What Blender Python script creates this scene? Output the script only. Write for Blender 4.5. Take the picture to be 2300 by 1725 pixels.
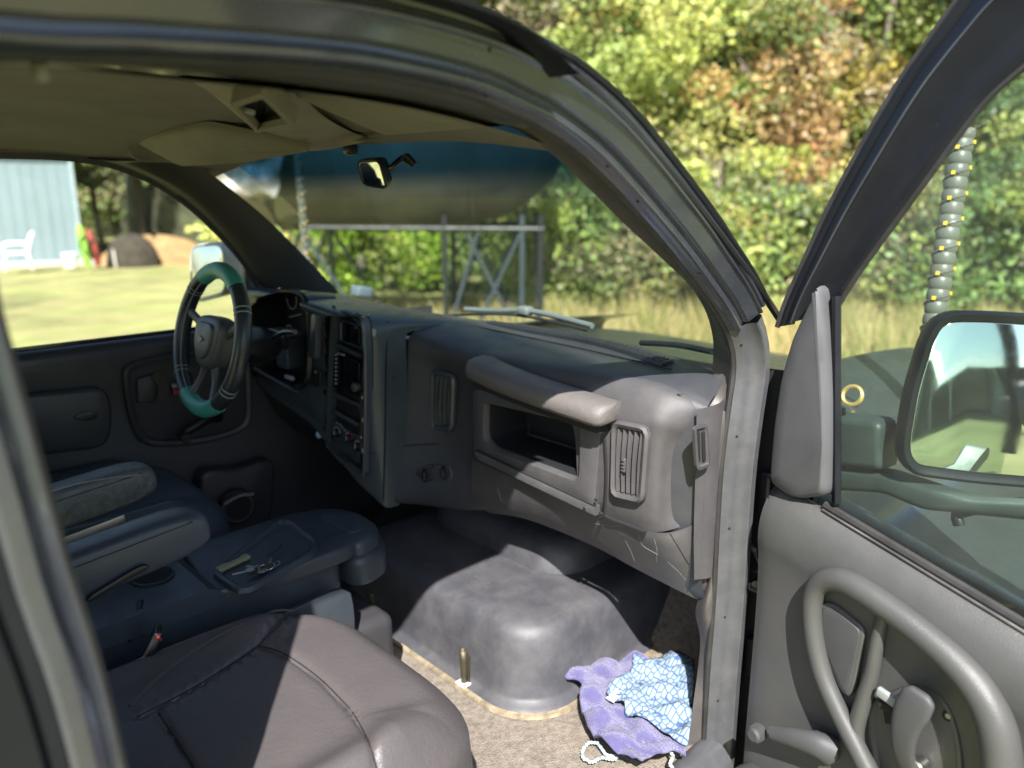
import bpy, bmesh, math, random
import numpy as np
from mathutils import Vector, Matrix

random.seed(7); rng = np.random.default_rng(7)
for o in list(bpy.data.objects): bpy.data.objects.remove(o, do_unlink=True)
scene = bpy.context.scene
COL = scene.collection
# frame of the place: +X truck forward, +Y driver side, +Z up, metres, cab centre line at Y=0
YAW, PIT, F = 46.0, 14.0, 1727.0
CAM = np.array([0.0, -1.65, 2.0])
# ---------------------------------------------------------------- camera, world, sun
cd = bpy.data.cameras.new("camera"); cam = bpy.data.objects.new("camera", cd); COL.objects.link(cam)
cam.location = CAM
cam.rotation_euler = (math.radians(90 - PIT), 0, math.radians(YAW - 90))
cd.sensor_width = 36; cd.lens = F / 2300 * 36; cd.clip_start = .02; cd.clip_end = 600
cd.dof.use_dof = True; cd.dof.focus_distance = 1.65; cd.dof.aperture_fstop = 1.8
scene.camera = cam
SUN = np.array([-.95, -1.0, 1.5]); SUN = SUN / np.linalg.norm(SUN)
world = bpy.data.worlds.new("World"); scene.world = world; world.use_nodes = True
wn = world.node_tree; wn.nodes.clear()
sky = wn.nodes.new("ShaderNodeTexSky"); sky.sky_type = 'NISHITA'; sky.sun_disc = False
sky.sun_elevation = math.asin(SUN[2]); sky.sun_rotation = math.atan2(SUN[0], SUN[1])
sky.air_density = 1.0; sky.dust_density = 1.2
bg = wn.nodes.new("ShaderNodeBackground"); bg.inputs[1].default_value = .092
wo = wn.nodes.new("ShaderNodeOutputWorld")
wn.links.new(sky.outputs[0], bg.inputs[0]); wn.links.new(bg.outputs[0], wo.inputs[0])
sl = bpy.data.lights.new("sun", 'SUN'); sl.energy = 5; sl.angle = math.radians(.55); sl.color = (1, .955, .90)
so = bpy.data.objects.new("sun", sl); COL.objects.link(so)
so.rotation_euler = Vector(SUN).to_track_quat('Z', 'Y').to_euler(); so.location = (-6, -8, 9)
vs = scene.view_settings; vs.view_transform = 'Standard'; vs.look = 'None'; vs.gamma = 1; vs.exposure = 1.55
vs.use_curve_mapping = False

# ---------------------------------------------------------------- geometry helpers
A = np.array
def _basis():
    y, p = math.radians(YAW), math.radians(PIT)
    fw = A([math.cos(y)*math.cos(p), math.sin(y)*math.cos(p), -math.sin(p)])
    rt = A([math.sin(y), -math.cos(y), 0.]); return fw, rt, np.cross(rt, fw)
FW, RT, UP = _basis()
def ray(px, py): return FW + RT*(px-1150)/F - UP*(py-862.5)/F
def at(px, py, ax, v):                     # measured point of the photograph on a plane X=, Y= or Z=
    d = ray(px, py); i = 'XYZ'.index(ax); return CAM + d*((v-CAM[i])/d[i])
def atp(px, py, o, n):
    d = ray(px, py); return CAM + d*(((A(o)-CAM)@n)/(d@n))
def nrm(v): v = A(v, float); return v/max(np.linalg.norm(v), 1e-9)
def cr(pts, n=6, closed=False):            # Catmull-Rom
    p = [A(q, float) for q in pts]; m = len(p); out = []
    segs = m if closed else m-1
    for i in range(segs):
        if closed: a, b, c, d = p[(i-1) % m], p[i], p[(i+1) % m], p[(i+2) % m]
        else:
            b, c = p[i], p[i+1]; a = p[i-1] if i > 0 else 2*b-c; d = p[i+2] if i+2 < m else 2*c-b
        for k in range(n):
            t = k/n
            out.append(.5*((2*b)+(c-a)*t+(2*a-5*b+4*c-d)*t*t+(3*b-a-3*c+d)*t**3))
    if not closed: out.append(p[-1])
    return out
def resample(pts, n, closed=False):
    p = A(pts, float)
    if closed: p = np.vstack([p, p[:1]])
    s = np.r_[0, np.cumsum(np.linalg.norm(np.diff(p, axis=0), axis=1))]
    t = np.linspace(0, s[-1], n+1)[:-1] if closed else np.linspace(0, s[-1], n)
    return np.stack([np.interp(t, s, p[:, k]) for k in range(p.shape[1])], 1)
def mesh_obj(name, verts, faces, mat, parent=None, smooth=True, angle=40, **tags):
    me = bpy.data.meshes.new(name); me.from_pydata([tuple(map(float, v)) for v in verts], [], [tuple(f) for f in faces])
    me.update(); me.validate()
    bm = bmesh.new(); bm.from_mesh(me); bmesh.ops.remove_doubles(bm, verts=bm.verts, dist=1e-6)
    bmesh.ops.recalc_face_normals(bm, faces=bm.faces); bm.to_mesh(me); bm.free()
    if smooth:
        me.polygons.foreach_set('use_smooth', [True]*len(me.polygons)); me.set_sharp_from_angle(angle=math.radians(angle))
    o = bpy.data.objects.new(name, me); COL.objects.link(o)
    if mat: me.materials.append(mat)
    return attach(o, parent, **tags)
def attach(o, parent=None, **tags):
    if parent is not None:
        o.parent = parent; o.matrix_parent_inverse = WM(parent).inverted()
    for k, v in tags.items(): o[k] = v
    return o
def WM(o):
    m = Matrix.LocRotScale(o.location, o.rotation_euler, o.scale)
    return WM(o.parent) @ o.matrix_parent_inverse @ m if o.parent else m
def thing(name, label, cat, loc=(0, 0, 0), group=None):
    o = bpy.data.objects.new(name, None); COL.objects.link(o); o.location = loc; o.empty_display_size = .1
    o['label'] = label; o['category'] = cat
    if group: o['group'] = group
    return o
def loft(name, loops, mat, parent=None, closed=True, caps=(True, True), **k):
    n = len(loops[0]); V = [v for l in loops for v in l]; Fc = []
    for i in range(len(loops)-1):
        for j in range(n if closed else n-1):
            a, b = i*n+j, i*n+(j+1) % n; Fc.append((a, b, b+n, a+n))
    if closed and caps[0]: Fc.append(tuple(range(n)))
    if closed and caps[1]: Fc.append(tuple((len(loops)-1)*n+j for j in range(n)))
    return mesh_obj(name, V, Fc, mat, parent, **k)
def surf(name, grid, mat, parent=None, su=5, sv=5, thick=0, hole=None, disp=None, **k):
    rows = [cr(r, sv) for r in grid]; n = len(rows[0])
    cols = [cr([r[j] for r in rows], su) for j in range(n)]; m = len(cols[0])
    G = A([[cols[j][i] for j in range(n)] for i in range(m)])
    if disp is not None: G = disp(G)
    V = G.reshape(-1, 3); Fc = []
    for i in range(m-1):
        for j in range(n-1):
            f = (i*n+j, i*n+j+1, (i+1)*n+j+1, (i+1)*n+j)
            if hole is not None and hole(V[list(f)].mean(0)): continue
            Fc.append(f)
    o = mesh_obj(name, V, Fc, mat, parent, **k)
    if thick:
        md = o.modifiers.new('thickness', 'SOLIDIFY'); md.thickness = thick; md.offset = 0
    return o
def sweep(name, path, prof, mat, parent=None, side=(0, -1, 0), closed_prof=False, closed_path=False, sides=None, **k):
    p = A(path, float); n = len(p); S = A(side, float); loops = []
    for i in range(n):
        if closed_path: t = p[(i+1) % n]-p[i-1]
        else: t = p[min(i+1, n-1)]-p[max(i-1, 0)]
        s = nrm(sides[i]) if sides is not None else S
        t = nrm(t); nn = nrm(np.cross(s, t)); ss = nrm(np.cross(t, nn))
        loops.append([p[i]+nn*a+ss*b for a, b in prof])
    if closed_path: loops.append(loops[0])
    return loft(name, loops, mat, parent, closed=closed_prof, caps=(not closed_path, not closed_path), **k)
def tube(name, path, r, mat, parent=None, n=10, closed=False, flat=1.0, up=(0, 0, 1), **k):
    p = A(path, float); m = len(p); R = r if hasattr(r, '__len__') else [r]*m; loops = []; u = A(up, float)
    for i in range(m):
        t = nrm((p[(i+1) % m]-p[i-1]) if closed else (p[min(i+1, m-1)]-p[max(i-1, 0)]))
        a = u-(u@t)*t
        if np.linalg.norm(a) < 1e-3: a = A([1, 0, 0])-t*t[0]
        a = nrm(a); u = a; b = np.cross(t, a)
        loops.append([p[i]+(a*math.cos(q)*flat+b*math.sin(q))*R[i] for q in np.linspace(0, 2*math.pi, n, endpoint=False)])
    if closed: loops.append(loops[0])
    return loft(name, loops, mat, parent, caps=(not closed, not closed), **k)
def rbox(name, c, size, r, mat, parent=None, ax=None, seg=3, taper=None, **k):
    bm = bmesh.new(); bmesh.ops.create_cube(bm, size=1)
    for v in bm.verts:
        v.co = Vector((v.co.x*size[0], v.co.y*size[1], v.co.z*size[2]))
        if taper: v.co = Vector(taper(v.co))
    if r > 0: bmesh.ops.bevel(bm, geom=bm.edges[:], offset=r, segments=seg, profile=.5, affect='EDGES')
    V = A([v.co[:] for v in bm.verts]); Fc = [[v.index for v in f.verts] for f in bm.faces]; bm.free()
    M = A(ax, float) if ax is not None else np.eye(3)
    return mesh_obj(name, V @ M + A(c, float), Fc, mat, parent, **k)
def smooth_outline(pts, N=48, n=6): return resample(cr(pts, n, True), N, True)
def poly_outline(pts, r=.01, N=48):        # polygon with rounded corners (3-D points)
    p = [A(q, float) for q in pts]; out = []
    for i in range(len(p)):
        a, b, c = p[i-1], p[i], p[(i+1) % len(p)]
        u, v = a-b, c-b; lu, lv = np.linalg.norm(u), np.linalg.norm(v); rr = min(r, lu*.45, lv*.45)
        s, e = b+u/lu*rr, b+v/lv*rr
        for t in (0, .2, .4, .6, .8, 1): out.append((1-t)**2*s+2*t*(1-t)*b+t*t*e)
    return resample(out, N, True)
def inset(loop, d):                        # loop moved towards its own middle by about d
    L = A(loop); n = len(L); c = L.mean(0); nn = nrm(sum(np.cross(L[i]-c, L[(i+1) % n]-c) for i in range(n)))
    out = []
    for i in range(n):
        t = nrm(L[(i+1) % n]-L[i-1]); q = np.cross(nn, t); out.append(L[i]+q*d)
    return A(out)
def plate(name, outline, nv, depth, r, mat, parent=None, back=True, crown=0, **k):   # outline = back edge, front rises along nv
    L = A(outline); nv = nrm(nv); loops = [L, L+nv*(depth-r)]
    for q in (30, 60, 90):
        q = math.radians(q); loops.append(inset(L, r*(1-math.cos(q)))+nv*(depth-r+r*math.sin(q)))
    if crown:
        f = loops[-1]; c = f.mean(0)
        for s in (.75, .5, .25, .02): loops.append(c+(f-c)*s+nv*crown*(1-s*s))
    return loft(name, loops, mat, parent, **k)
def dish(name, outline, nv, depth, mat, parent=None, r=.006, rim=.008, lip=.004, floor=True, **k):   # rim round a hole with walls going in
    L = A(outline); nv = nrm(nv)
    loops = [inset(L, -rim)-nv*.003, inset(L, -rim)+nv*lip*.6, inset(L, -rim*.5)+nv*lip, L+nv*lip*.6, inset(L, .002)-nv*r, inset(L, .004)-nv*depth]
    return loft(name, loops, mat, parent, caps=(False, floor), **k)
def cyl(name, c, axis, r, h, mat, parent=None, n=20, r2=None, bev=.0, **k):
    ax = nrm(axis); a = nrm(np.cross(ax, [0, 0, 1]) if abs(ax[2]) < .9 else np.cross(ax, [1, 0, 0])); b = np.cross(ax, a); r2 = r if r2 is None else r2
    c = A(c, float); Q = np.linspace(0, 2*math.pi, n, endpoint=False)
    ring = lambda rr, hh: [c+ax*hh+(a*math.cos(q)+b*math.sin(q))*rr for q in Q]
    prof = [(r, 0), (r2, h)] if not bev else [(r-bev, 0), (r, bev), (r2, h-bev), (r2-bev, h)]
    return loft(name, [ring(x, y) for x, y in prof], mat, parent, **k)
def inpoly(x, y, P):
    c = False; j = len(P)-1
    for i in range(len(P)):
        if ((P[i][1] > y) != (P[j][1] > y)) and x < (P[j][0]-P[i][0])*(y-P[i][1])/(P[j][1]-P[i][1])+P[i][0]: c = not c
        j = i
    return c

# ---------------------------------------------------------------- materials
def material(name, col, rough=.5, metal=0, var=.12, vscale=6, grain=0, gscale=900, dust=None, dusta=.3, dscale=5, coat=0, spec=.5, trans=0, attr=None, bump2=0, b2scale=20, sheen=0, scratch=0):
    m = bpy.data.materials.new(name); m.use_nodes = True; nt = m.node_tree; N = nt.nodes; Lk = nt.links
    b = N['Principled BSDF']; b.inputs['Roughness'].default_value = rough; b.inputs['Metallic'].default_value = metal
    b.inputs['Specular IOR Level'].default_value = spec; b.inputs['Coat Weight'].default_value = coat; b.inputs['Coat Roughness'].default_value = .08
    b.inputs['Sheen Weight'].default_value = sheen
    tc = N.new('ShaderNodeTexCoord'); geo = N.new('ShaderNodeNewGeometry')
    def noise(s, d=4, r=.6):
        n = N.new('ShaderNodeTexNoise'); n.inputs['Scale'].default_value = s; n.inputs['Detail'].default_value = d; n.inputs['Roughness'].default_value = r
        Lk.new(geo.outputs['Position'], n.inputs['Vector']); return n
    def mix(f, a, c, blend='MIX'):
        x = N.new('ShaderNodeMix'); x.data_type = 'RGBA'; x.blend_type = blend
        for s, v in ((0, f), (6, a), (7, c)):
            if hasattr(v, 'links') or hasattr(v, 'is_linked'): Lk.new(v, x.inputs[s])
            else: x.inputs[s].default_value = v if s == 0 else (*v, 1)
        return x.outputs[2]
    def ramp(v, lo, hi, a=0., c=1.):
        r = N.new('ShaderNodeMapRange'); r.inputs[1].default_value = lo; r.inputs[2].default_value = hi; r.inputs[3].default_value = a; r.inputs[4].default_value = c
        Lk.new(v, r.inputs[0]); return r.outputs[0]
    base = col
    n1 = noise(vscale)
    if attr:
        at_ = N.new('ShaderNodeAttribute'); at_.attribute_name = attr; c0 = at_.outputs['Color']
    else:
        c0 = mix(ramp(n1.outputs[0], .3, .7), tuple(c*(1-var) for c in col), tuple(min(1, c*(1+var)) for c in col))
    if dust:
        n2 = noise(dscale, 6, .7); c0 = mix(ramp(n2.outputs[0], .42, .75, 0, dusta), c0, dust)
    if scratch:
        n3 = noise(90, 3, .8); n4 = noise(7, 2)
        mm = N.new('ShaderNodeMath'); mm.operation = 'MULTIPLY'; Lk.new(ramp(n3.outputs[0], .68, .74), mm.inputs[0]); Lk.new(ramp(n4.outputs[0], .45, .65, 0, scratch), mm.inputs[1])
        c0 = mix(mm.outputs[0], c0, tuple(min(1, c*3+.08) for c in col))
    Lk.new(c0, b.inputs['Base Color'])
    rn = noise(vscale*2.3, 5); Lk.new(ramp(rn.outputs[0], .3, .7, max(.02, rough-.08), min(1, rough+.08)), b.inputs['Roughness'])
    last = None
    if grain:
        g = N.new('ShaderNodeTexVoronoi'); g.inputs['Scale'].default_value = gscale; Lk.new(geo.outputs['Position'], g.inputs['Vector'])
        bp = N.new('ShaderNodeBump'); bp.inputs['Strength'].default_value = grain; bp.inputs['Distance'].default_value = .0006
        Lk.new(g.outputs[0], bp.inputs['Height']); last = bp
    if bump2:
        g = noise(b2scale, 5); bp = N.new('ShaderNodeBump'); bp.inputs['Strength'].default_value = bump2; bp.inputs['Distance'].default_value = .01
        Lk.new(g.outputs[0], bp.inputs['Height'])
        if last: Lk.new(last.outputs[0], bp.inputs['Normal'])
        last = bp
    if last: Lk.new(last.outputs[0], b.inputs['Normal'])
    if trans:
        t = N.new('ShaderNodeBsdfTranslucent'); Lk.new(c0, t.inputs[0]); ms = N.new('ShaderNodeMixShader'); ms.inputs[0].default_value = trans
        Lk.new(b.outputs[0], ms.inputs[1]); Lk.new(t.outputs[0], ms.inputs[2]); Lk.new(ms.outputs[0], N['Material Output'].inputs[0])
    return m
def glass_mat(name, tint, refl=.9, haze=0., hazecol=(.6, .62, .58)):
    m = bpy.data.materials.new(name); m.use_nodes = True; nt = m.node_tree; N = nt.nodes; Lk = nt.links; N.remove(N['Principled BSDF'])
    t = N.new('ShaderNodeBsdfTransparent'); t.inputs[0].default_value = (*tint, 1)
    g = N.new('ShaderNodeBsdfGlossy'); g.inputs['Roughness'].default_value = .02; g.inputs[0].default_value = (refl, refl, refl, 1)
    fr = N.new('ShaderNodeFresnel')
    geo = N.new('ShaderNodeNewGeometry'); ior = N.new('ShaderNodeMapRange'); ior.inputs[3].default_value = 1.45; ior.inputs[4].default_value = 1/1.45; Lk.new(geo.outputs['Backfacing'], ior.inputs[0]); Lk.new(ior.outputs[0], fr.inputs[0])
    mx = N.new('ShaderNodeMixShader'); Lk.new(fr.outputs[0], mx.inputs[0]); Lk.new(t.outputs[0], mx.inputs[1]); Lk.new(g.outputs[0], mx.inputs[2])
    out = mx
    if haze:
        d = N.new('ShaderNodeBsdfDiffuse'); d.inputs[0].default_value = (*hazecol, 1)
        nz = N.new('ShaderNodeTexNoise'); nz.inputs['Scale'].default_value = 5; nz.inputs['Detail'].default_value = 6; Lk.new(geo.outputs['Position'], nz.inputs['Vector'])
        r = N.new('ShaderNodeMapRange'); r.inputs[1].default_value = .3; r.inputs[2].default_value = .75; r.inputs[3].default_value = haze*.4; r.inputs[4].default_value = haze*1.5; Lk.new(nz.outputs[0], r.inputs[0])
        m2 = N.new('ShaderNodeMixShader'); Lk.new(r.outputs[0], m2.inputs[0]); Lk.new(mx.outputs[0], m2.inputs[1]); Lk.new(d.outputs[0], m2.inputs[2]); out = m2
    Lk.new(out.outputs[0], N['Material Output'].inputs[0]); return m
M = {}
M['dash'] = material('dash_plastic', (.033, .035, .041), .46, bump2=.06, b2scale=420, grain=.5, gscale=700, dust=(.10, .095, .09), dusta=.18, dscale=9, scratch=.25)
M['dash_sunlit'] = material('sunlit_dash_plastic', (.057, .055, .058), .5, bump2=.08, b2scale=420, grain=.6, gscale=700, dust=(.125, .118, .117), dusta=.3, dscale=14, scratch=.2)  # lighter copy of the dash plastic, sunlight put into the colour
M['pod'] = material('pod_plastic', (.042, .054, .060), .34, grain=.2, gscale=700)
M['door'] = material('door_plastic', (.055, .056, .055), .43, bump2=.06, b2scale=380, grain=.5, gscale=600, var=.06, dust=(.12, .115, .105), dusta=.12, scratch=.25)
M['door_dark'] = material('door_inset_plastic', (.046, .047, .050), .6, grain=.2)
M['drv_door'] = material('shaded_door_plastic', (.034, .034, .037), .42, var=.1)  # darker copy of the door plastic, shade put into the colour
M['black'] = material('black_plastic', (.012, .012, .013), .35)
M['void'] = material('cavity_black', (.006, .006, .007), .8)
M['rubber'] = material('rubber_seal', (.022, .021, .021), .55, var=.3, vscale=20)
M['paint'] = material('charcoal_body_paint', (.032, .036, .046), .24, coat=1.0, dust=(.10, .10, .105), dusta=.12, dscale=12, scratch=.25)
M['paint_dirty'] = material('dusty_jamb_paint', (.056, .058, .064), .42, dust=(.13, .125, .12), dusta=.35, dscale=16, scratch=.4)
M['frame_black'] = material('satin_black_frame', (.006, .007, .010), .42, coat=0, spec=.3)
M['trim'] = material('pillar_trim', (.054, .050, .048), .5, grain=.25, dust=(.14, .12, .105), dusta=.3, dscale=10)
M['trim_dark'] = material('garnish_trim', (.040, .039, .037), .42, grain=.2)
M['head'] = material('headliner_cloth', (.125, .115, .098), .95, bump2=.15, b2scale=400)
M['vinyl_tan'] = material('visor_vinyl', (.155, .143, .108), .8, grain=.1)
M['console_oh'] = material('overhead_plastic', (.15, .13, .105), .6)
M['leather'] = material('seat_leather', (.074, .066, .067), .42, grain=.8, gscale=260, bump2=.12, b2scale=60, var=.08)
M['leather_drv'] = material('bluish_leather', (.046, .056, .070), .42, grain=.5, gscale=260)  # darker and bluer than the passenger seat leather
M['vinyl_cover'] = material('scuffed_armrest_vinyl', (.075, .080, .078), .5, bump2=.6, b2scale=28, dust=(.2, .2, .17), dusta=.5, dscale=60)
M['console'] = material('console_plastic', (.030, .039, .050), .42, grain=.2, gscale=600, dust=(.13, .13, .12), dusta=.12, dscale=20)
M['carpet'] = material('floor_carpet', (.235, .20, .165), .95, var=.35, vscale=70, bump2=1.0, b2scale=260, dust=(.33, .28, .21), dusta=.5, dscale=4)
M['cover'] = material('engine_cover_rubber', (.048, .049, .057), .55, grain=.3, gscale=400, dust=(.16, .155, .155), dusta=.4, dscale=9, scratch=1.0)
M['dirt'] = material('dirty_rubber_edge', (.20, .165, .11), .8, var=.4, vscale=40, bump2=.5, b2scale=80)
M['teal'] = material('teal_vinyl', (.045, .26, .20), .4, grain=.2)
M['wheel'] = material('wheel_black_vinyl', (.020, .024, .028), .33)
M['wheel_hub'] = material('wheel_hub_plastic', (.055, .060, .058), .45)
M['screen'] = material('dark_glass', (.004, .006, .012), .08)
M['metal'] = material('worn_metal', (.45, .43, .40), .35, metal=1)
M['brass'] = material('tarnished_steel', (.10, .09, .06), .6, metal=.8)
M['white_pl'] = material('white_plastic', (.75, .75, .72), .45)
M['pale_blue'] = material('pale_blue_plastic', (.42, .52, .60), .4)
M['red'] = material('red_marking', (.28, .02, .02), .6)
M['grey_mark'] = material('grey_print', (.30, .32, .34), .5)
M['stitch'] = material('grey_stitching', (.22, .24, .24), .6)
M['purple'] = material('purple_terry', (.075, .07, .19), .9, var=.15, vscale=60, bump2=.9, b2scale=220, sheen=.3)
M['bead'] = material('glass_bead', (.42, .48, .48), .12, coat=.5)
M['bead_blue'] = material('blue_bead', (.12, .30, .40), .12, coat=.5)
M['mirror'] = material('mirror_silver', (.80, .84, .80), .015, metal=1, var=.02)
M['glass'] = glass_mat('door_glass', (.66, .78, .71), refl=.25, haze=.03)
M['wglass'] = glass_mat('windshield_glass', (.74, .82, .76), haze=.055, hazecol=(.5, .53, .48))
M['tint'] = glass_mat('blue_tint_band', (.03, .13, .28), haze=.0)
def _tint():
    nt = M['tint'].node_tree; N = nt.nodes; g = N.new('ShaderNodeNewGeometry'); sx = N.new('ShaderNodeSeparateXYZ'); nt.links.new(g.outputs['Position'], sx.inputs[0])
    mr_ = N.new('ShaderNodeMapRange'); mr_.interpolation_type = 'SMOOTHSTEP'; mr_.inputs[1].default_value = 1.975; mr_.inputs[2].default_value = 2.06; nt.links.new(sx.outputs['Z'], mr_.inputs[0])
    mx = N.new('ShaderNodeMix'); mx.data_type = 'RGBA'; mx.inputs[6].default_value = (1, 1, 1, 1); mx.inputs[7].default_value = (.035, .12, .24, 1); nt.links.new(mr_.outputs[0], mx.inputs[0])
    t = [n for n in N if n.type == 'BSDF_TRANSPARENT'][0]; nt.links.new(mx.outputs[2], t.inputs[0])
    df = N.new('ShaderNodeBsdfDiffuse'); df.inputs[0].default_value = (.015, .09, .18, 1); ms = [n for n in N if n.type == 'MIX_SHADER'][0]
    m2 = N.new('ShaderNodeMixShader'); ml = N.new('ShaderNodeMath'); ml.operation = 'MULTIPLY'; ml.inputs[1].default_value = .2; nt.links.new(mr_.outputs[0], ml.inputs[0]); nt.links.new(ml.outputs[0], m2.inputs[0])
    nt.links.new(ms.outputs[0], m2.inputs[1]); nt.links.new(df.outputs[0], m2.inputs[2]); nt.links.new(m2.outputs[0], N['Material Output'].inputs[0])
_tint()
M['dglass'] = glass_mat('driver_glass', (.93, .96, .92))
M['amber'] = material('yellow_led_chip', (.80, .48, .04), .4)
M['tubeclear'] = material('cloudy_tube', (.11, .115, .092), .4, coat=.1)
M['gold'] = material('gold_ring', (.75, .52, .18), .25, metal=.7)
M['hood'] = material('hood_paint', (.030, .037, .038), .35, coat=.3)

# ================================================================ SETTING: ground, grass
def ground_mat():
    m = material('mown_lawn', (.20, .21, .07), .95, var=.45, vscale=.5, dust=(.32, .27, .13), dusta=.9, dscale=.9, bump2=1, b2scale=9)
    return m
M['lawn'] = ground_mat()
g = mesh_obj('lawn', [(-250, -250, 0), (250, -250, 0), (250, 250, 0), (-250, 250, 0)], [(0, 1, 2, 3)], M['lawn'], smooth=False, kind='structure')

def leaves(name, cen, size, cols, mat, parent=None, facing=None, fold=True, **tags):
    n = len(cen); cen = A(cen); size = A(size).reshape(-1, 1)
    d = rng.normal(size=(n, 3)); d[:, 2] *= .7
    if facing is not None: d = d+A(facing)*1.1
    d /= np.linalg.norm(d, axis=1)[:, None]
    r = rng.normal(size=(n, 3)); u = np.cross(d, r); u /= np.linalg.norm(u, axis=1)[:, None]; v = np.cross(d, u)
    asp = rng.uniform(.55, .9, (n, 1))
    P = np.stack([cen-u*size, cen-v*size*asp+d*size*.18, cen+u*size, cen+v*size*asp+d*size*.18], 1).reshape(-1, 3)
    me = bpy.data.meshes.new(name); me.vertices.add(4*n); me.vertices.foreach_set('co', P.astype(np.float32).ravel())
    idx = np.arange(4*n).reshape(n, 4); tri = np.concatenate([idx[:, [0, 1, 2]], idx[:, [0, 2, 3]]], 1).reshape(-1)
    me.loops.add(6*n); me.loops.foreach_set('vertex_index', tri.astype(np.int32))
    me.polygons.add(2*n); me.polygons.foreach_set('loop_start', (np.arange(2*n)*3).astype(np.int32))
    ca = me.color_attributes.new('tone', 'FLOAT_COLOR', 'POINT')
    cc = np.ones((n, 4, 4)); cc[:, :, :3] = np.clip(A(cols)*1.2+.012, 0, .8)[:, None, :]; ca.data.foreach_set('color', cc.astype(np.float32).ravel())
    me.update(); me.validate(); me.materials.append(mat)
    o = bpy.data.objects.new(name, me); COL.objects.link(o); return attach(o, parent, **tags)
M['leaf'] = material('leaf', (.1, .1, .1), .5, attr='tone', trans=.35)
M['bark'] = material('bark', (.16, .135, .11), .9, var=.3, vscale=12, bump2=1, b2scale=30)
M['drygrass'] = material('dry_grass', (.1, .1, .1), .8, attr='tone', trans=.3)
PAL = {'yg': [(.25, .28, .065), (.20, .25, .06), (.31, .31, .09), (.15, .20, .05)],
       'green': [(.10, .16, .05), (.13, .19, .055), (.08, .12, .045), (.16, .22, .07)],
       'rust': [(.30, .17, .07), (.30, .20, .08), (.24, .20, .08), (.24, .23, .07)],
       'gold': [(.36, .31, .08), (.30, .29, .08), (.38, .27, .09), (.2, .22, .07)],
       'dull': [(.14, .15, .06), (.20, .18, .09), (.25, .21, .13), (.10, .12, .04)],
       'bright': [(.24, .36, .03), (.30, .42, .05), (.19, .28, .03)],
       'orangeleaf': [(.50, .26, .06), (.44, .22, .05), (.36, .22, .07)]}
def crown_pts(c, rad, nclump, nleaf, pal, cs=(.35, .8), ls=(.05, .1)):
    c, rad = A(c, float), A(rad, float); C, S, K = [], [], []
    for k in range(nclump):
        d = nrm(rng.normal(size=3)); q = c+d*rad*rng.uniform(.35, 1.0)
        r = rng.uniform(*cs); pal2 = pal if rng.random() < .68 else PAL[['yg', 'green', 'gold', 'dull', 'green', 'yg', 'dull', 'yg'][rng.integers(8)]]; tone = A(pal2[rng.integers(len(pal2))])*rng.uniform(.8, 1.5)
        n = int(nleaf*rng.uniform(.6, 1.4)); e = rng.normal(size=(n, 3)); e /= np.linalg.norm(e, axis=1)[:, None]
        e *= r*rng.uniform(.55, 1.08, (n, 1)); e[:, 2] *= .7
        C.append(q+e); S.append(rng.uniform(*ls, n)); K.append(tone*rng.uniform(.7, 1.35, (n, 1))*A([1, 1, 1])+rng.normal(0, .012, (n, 3)))
    return np.vstack(C), np.concatenate(S), np.clip(np.vstack(K), .01, .8)
def tree(name, base, h, rad, pal, label, ncl=55, nl=130, trunk=.12, cat='tree', group=None, low=.35, lean=(0, 0), ls=(.05, .1), cs=(.35, .8)):
    t = thing(name, label, cat, base, group); b = A(base, float); top = b+A([lean[0], lean[1], h*.85])
    path = cr([b, b+(top-b)*.35+rng.normal(0, .12, 3)*A([1, 1, 0]), b+(top-b)*.7+rng.normal(0, .15, 3)*A([1, 1, 0]), top], 5)
    tr = tube('trunk', path, list(np.linspace(trunk, trunk*.25, len(path))), M['bark'], t, n=8)
    for k in range(6):
        i = int(len(path)*rng.uniform(.3, .85)); e = path[i]+A([rng.normal(0, rad[0]*.5), rng.normal(0, rad[1]*.5), rng.uniform(.4, 1.4)])
        lp = cr([path[i], (path[i]+e)/2+A([0, 0, .15]), e], 4); tube('limb', lp, list(np.linspace(trunk*.45, .012, len(lp))), M['bark'], t, n=6)
    c = b+A([lean[0]*.7, lean[1]*.7, h*(low+(1-low)/2)])
    C, S, K = crown_pts(c, (rad[0], rad[1], h*(1-low)/2), ncl, nl, pal, cs=cs, ls=ls)
    keep = C[:, 2] > .05
    leaves('crown', C[keep], S[keep], K[keep], M['leaf'], t); return t
def dirpos(px, depth, z=0.):               # ground place lying along a bearing of the photograph
    d = ray(px, 431); d = A([d[0], d[1], 0]); d = d/(d@FW); q = CAM+d*depth; return A([q[0], q[1], z])
# far woodland as one mass
C, S, K = [], [], []
for k in range(620):
    px = rng.uniform(-100, 2900); dep = {0: 33, 1: 17.5}[int(px > 500)]+rng.uniform(0, 5)
    if px > 1300: dep = 15+rng.uniform(0, 4.5)
    q = dirpos(px, dep); q[2] = rng.uniform(.2, 10.5)
    pal = PAL[['green', 'yg', 'dull', 'green', 'gold', 'dull'][rng.integers(6)]]
    r = rng.uniform(.6, 1.5); n = 150; e = rng.normal(size=(n, 3)); e /= np.linalg.norm(e, axis=1)[:, None]; e *= r*rng.uniform(.5, 1, (n, 1))
    C.append(q+e); S.append(rng.uniform(.09, .17, n)); K.append(A(pal[rng.integers(len(pal))])*rng.uniform(.9, 1.7)*rng.uniform(.7, 1.3, (n, 1))*A([1, 1, 1]))
C, S, K = np.vstack(C), np.concatenate(S), np.vstack(K); kk = C[:, 2] > .02
leaves('woodland', C[kk], S[kk], K[kk], M['leaf'], kind='stuff')
vs_, fs_ = [], []
arc = [dirpos(px, (40 if px < 350 else 26)) for px in range(-1400, 3600, 200)]
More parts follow.
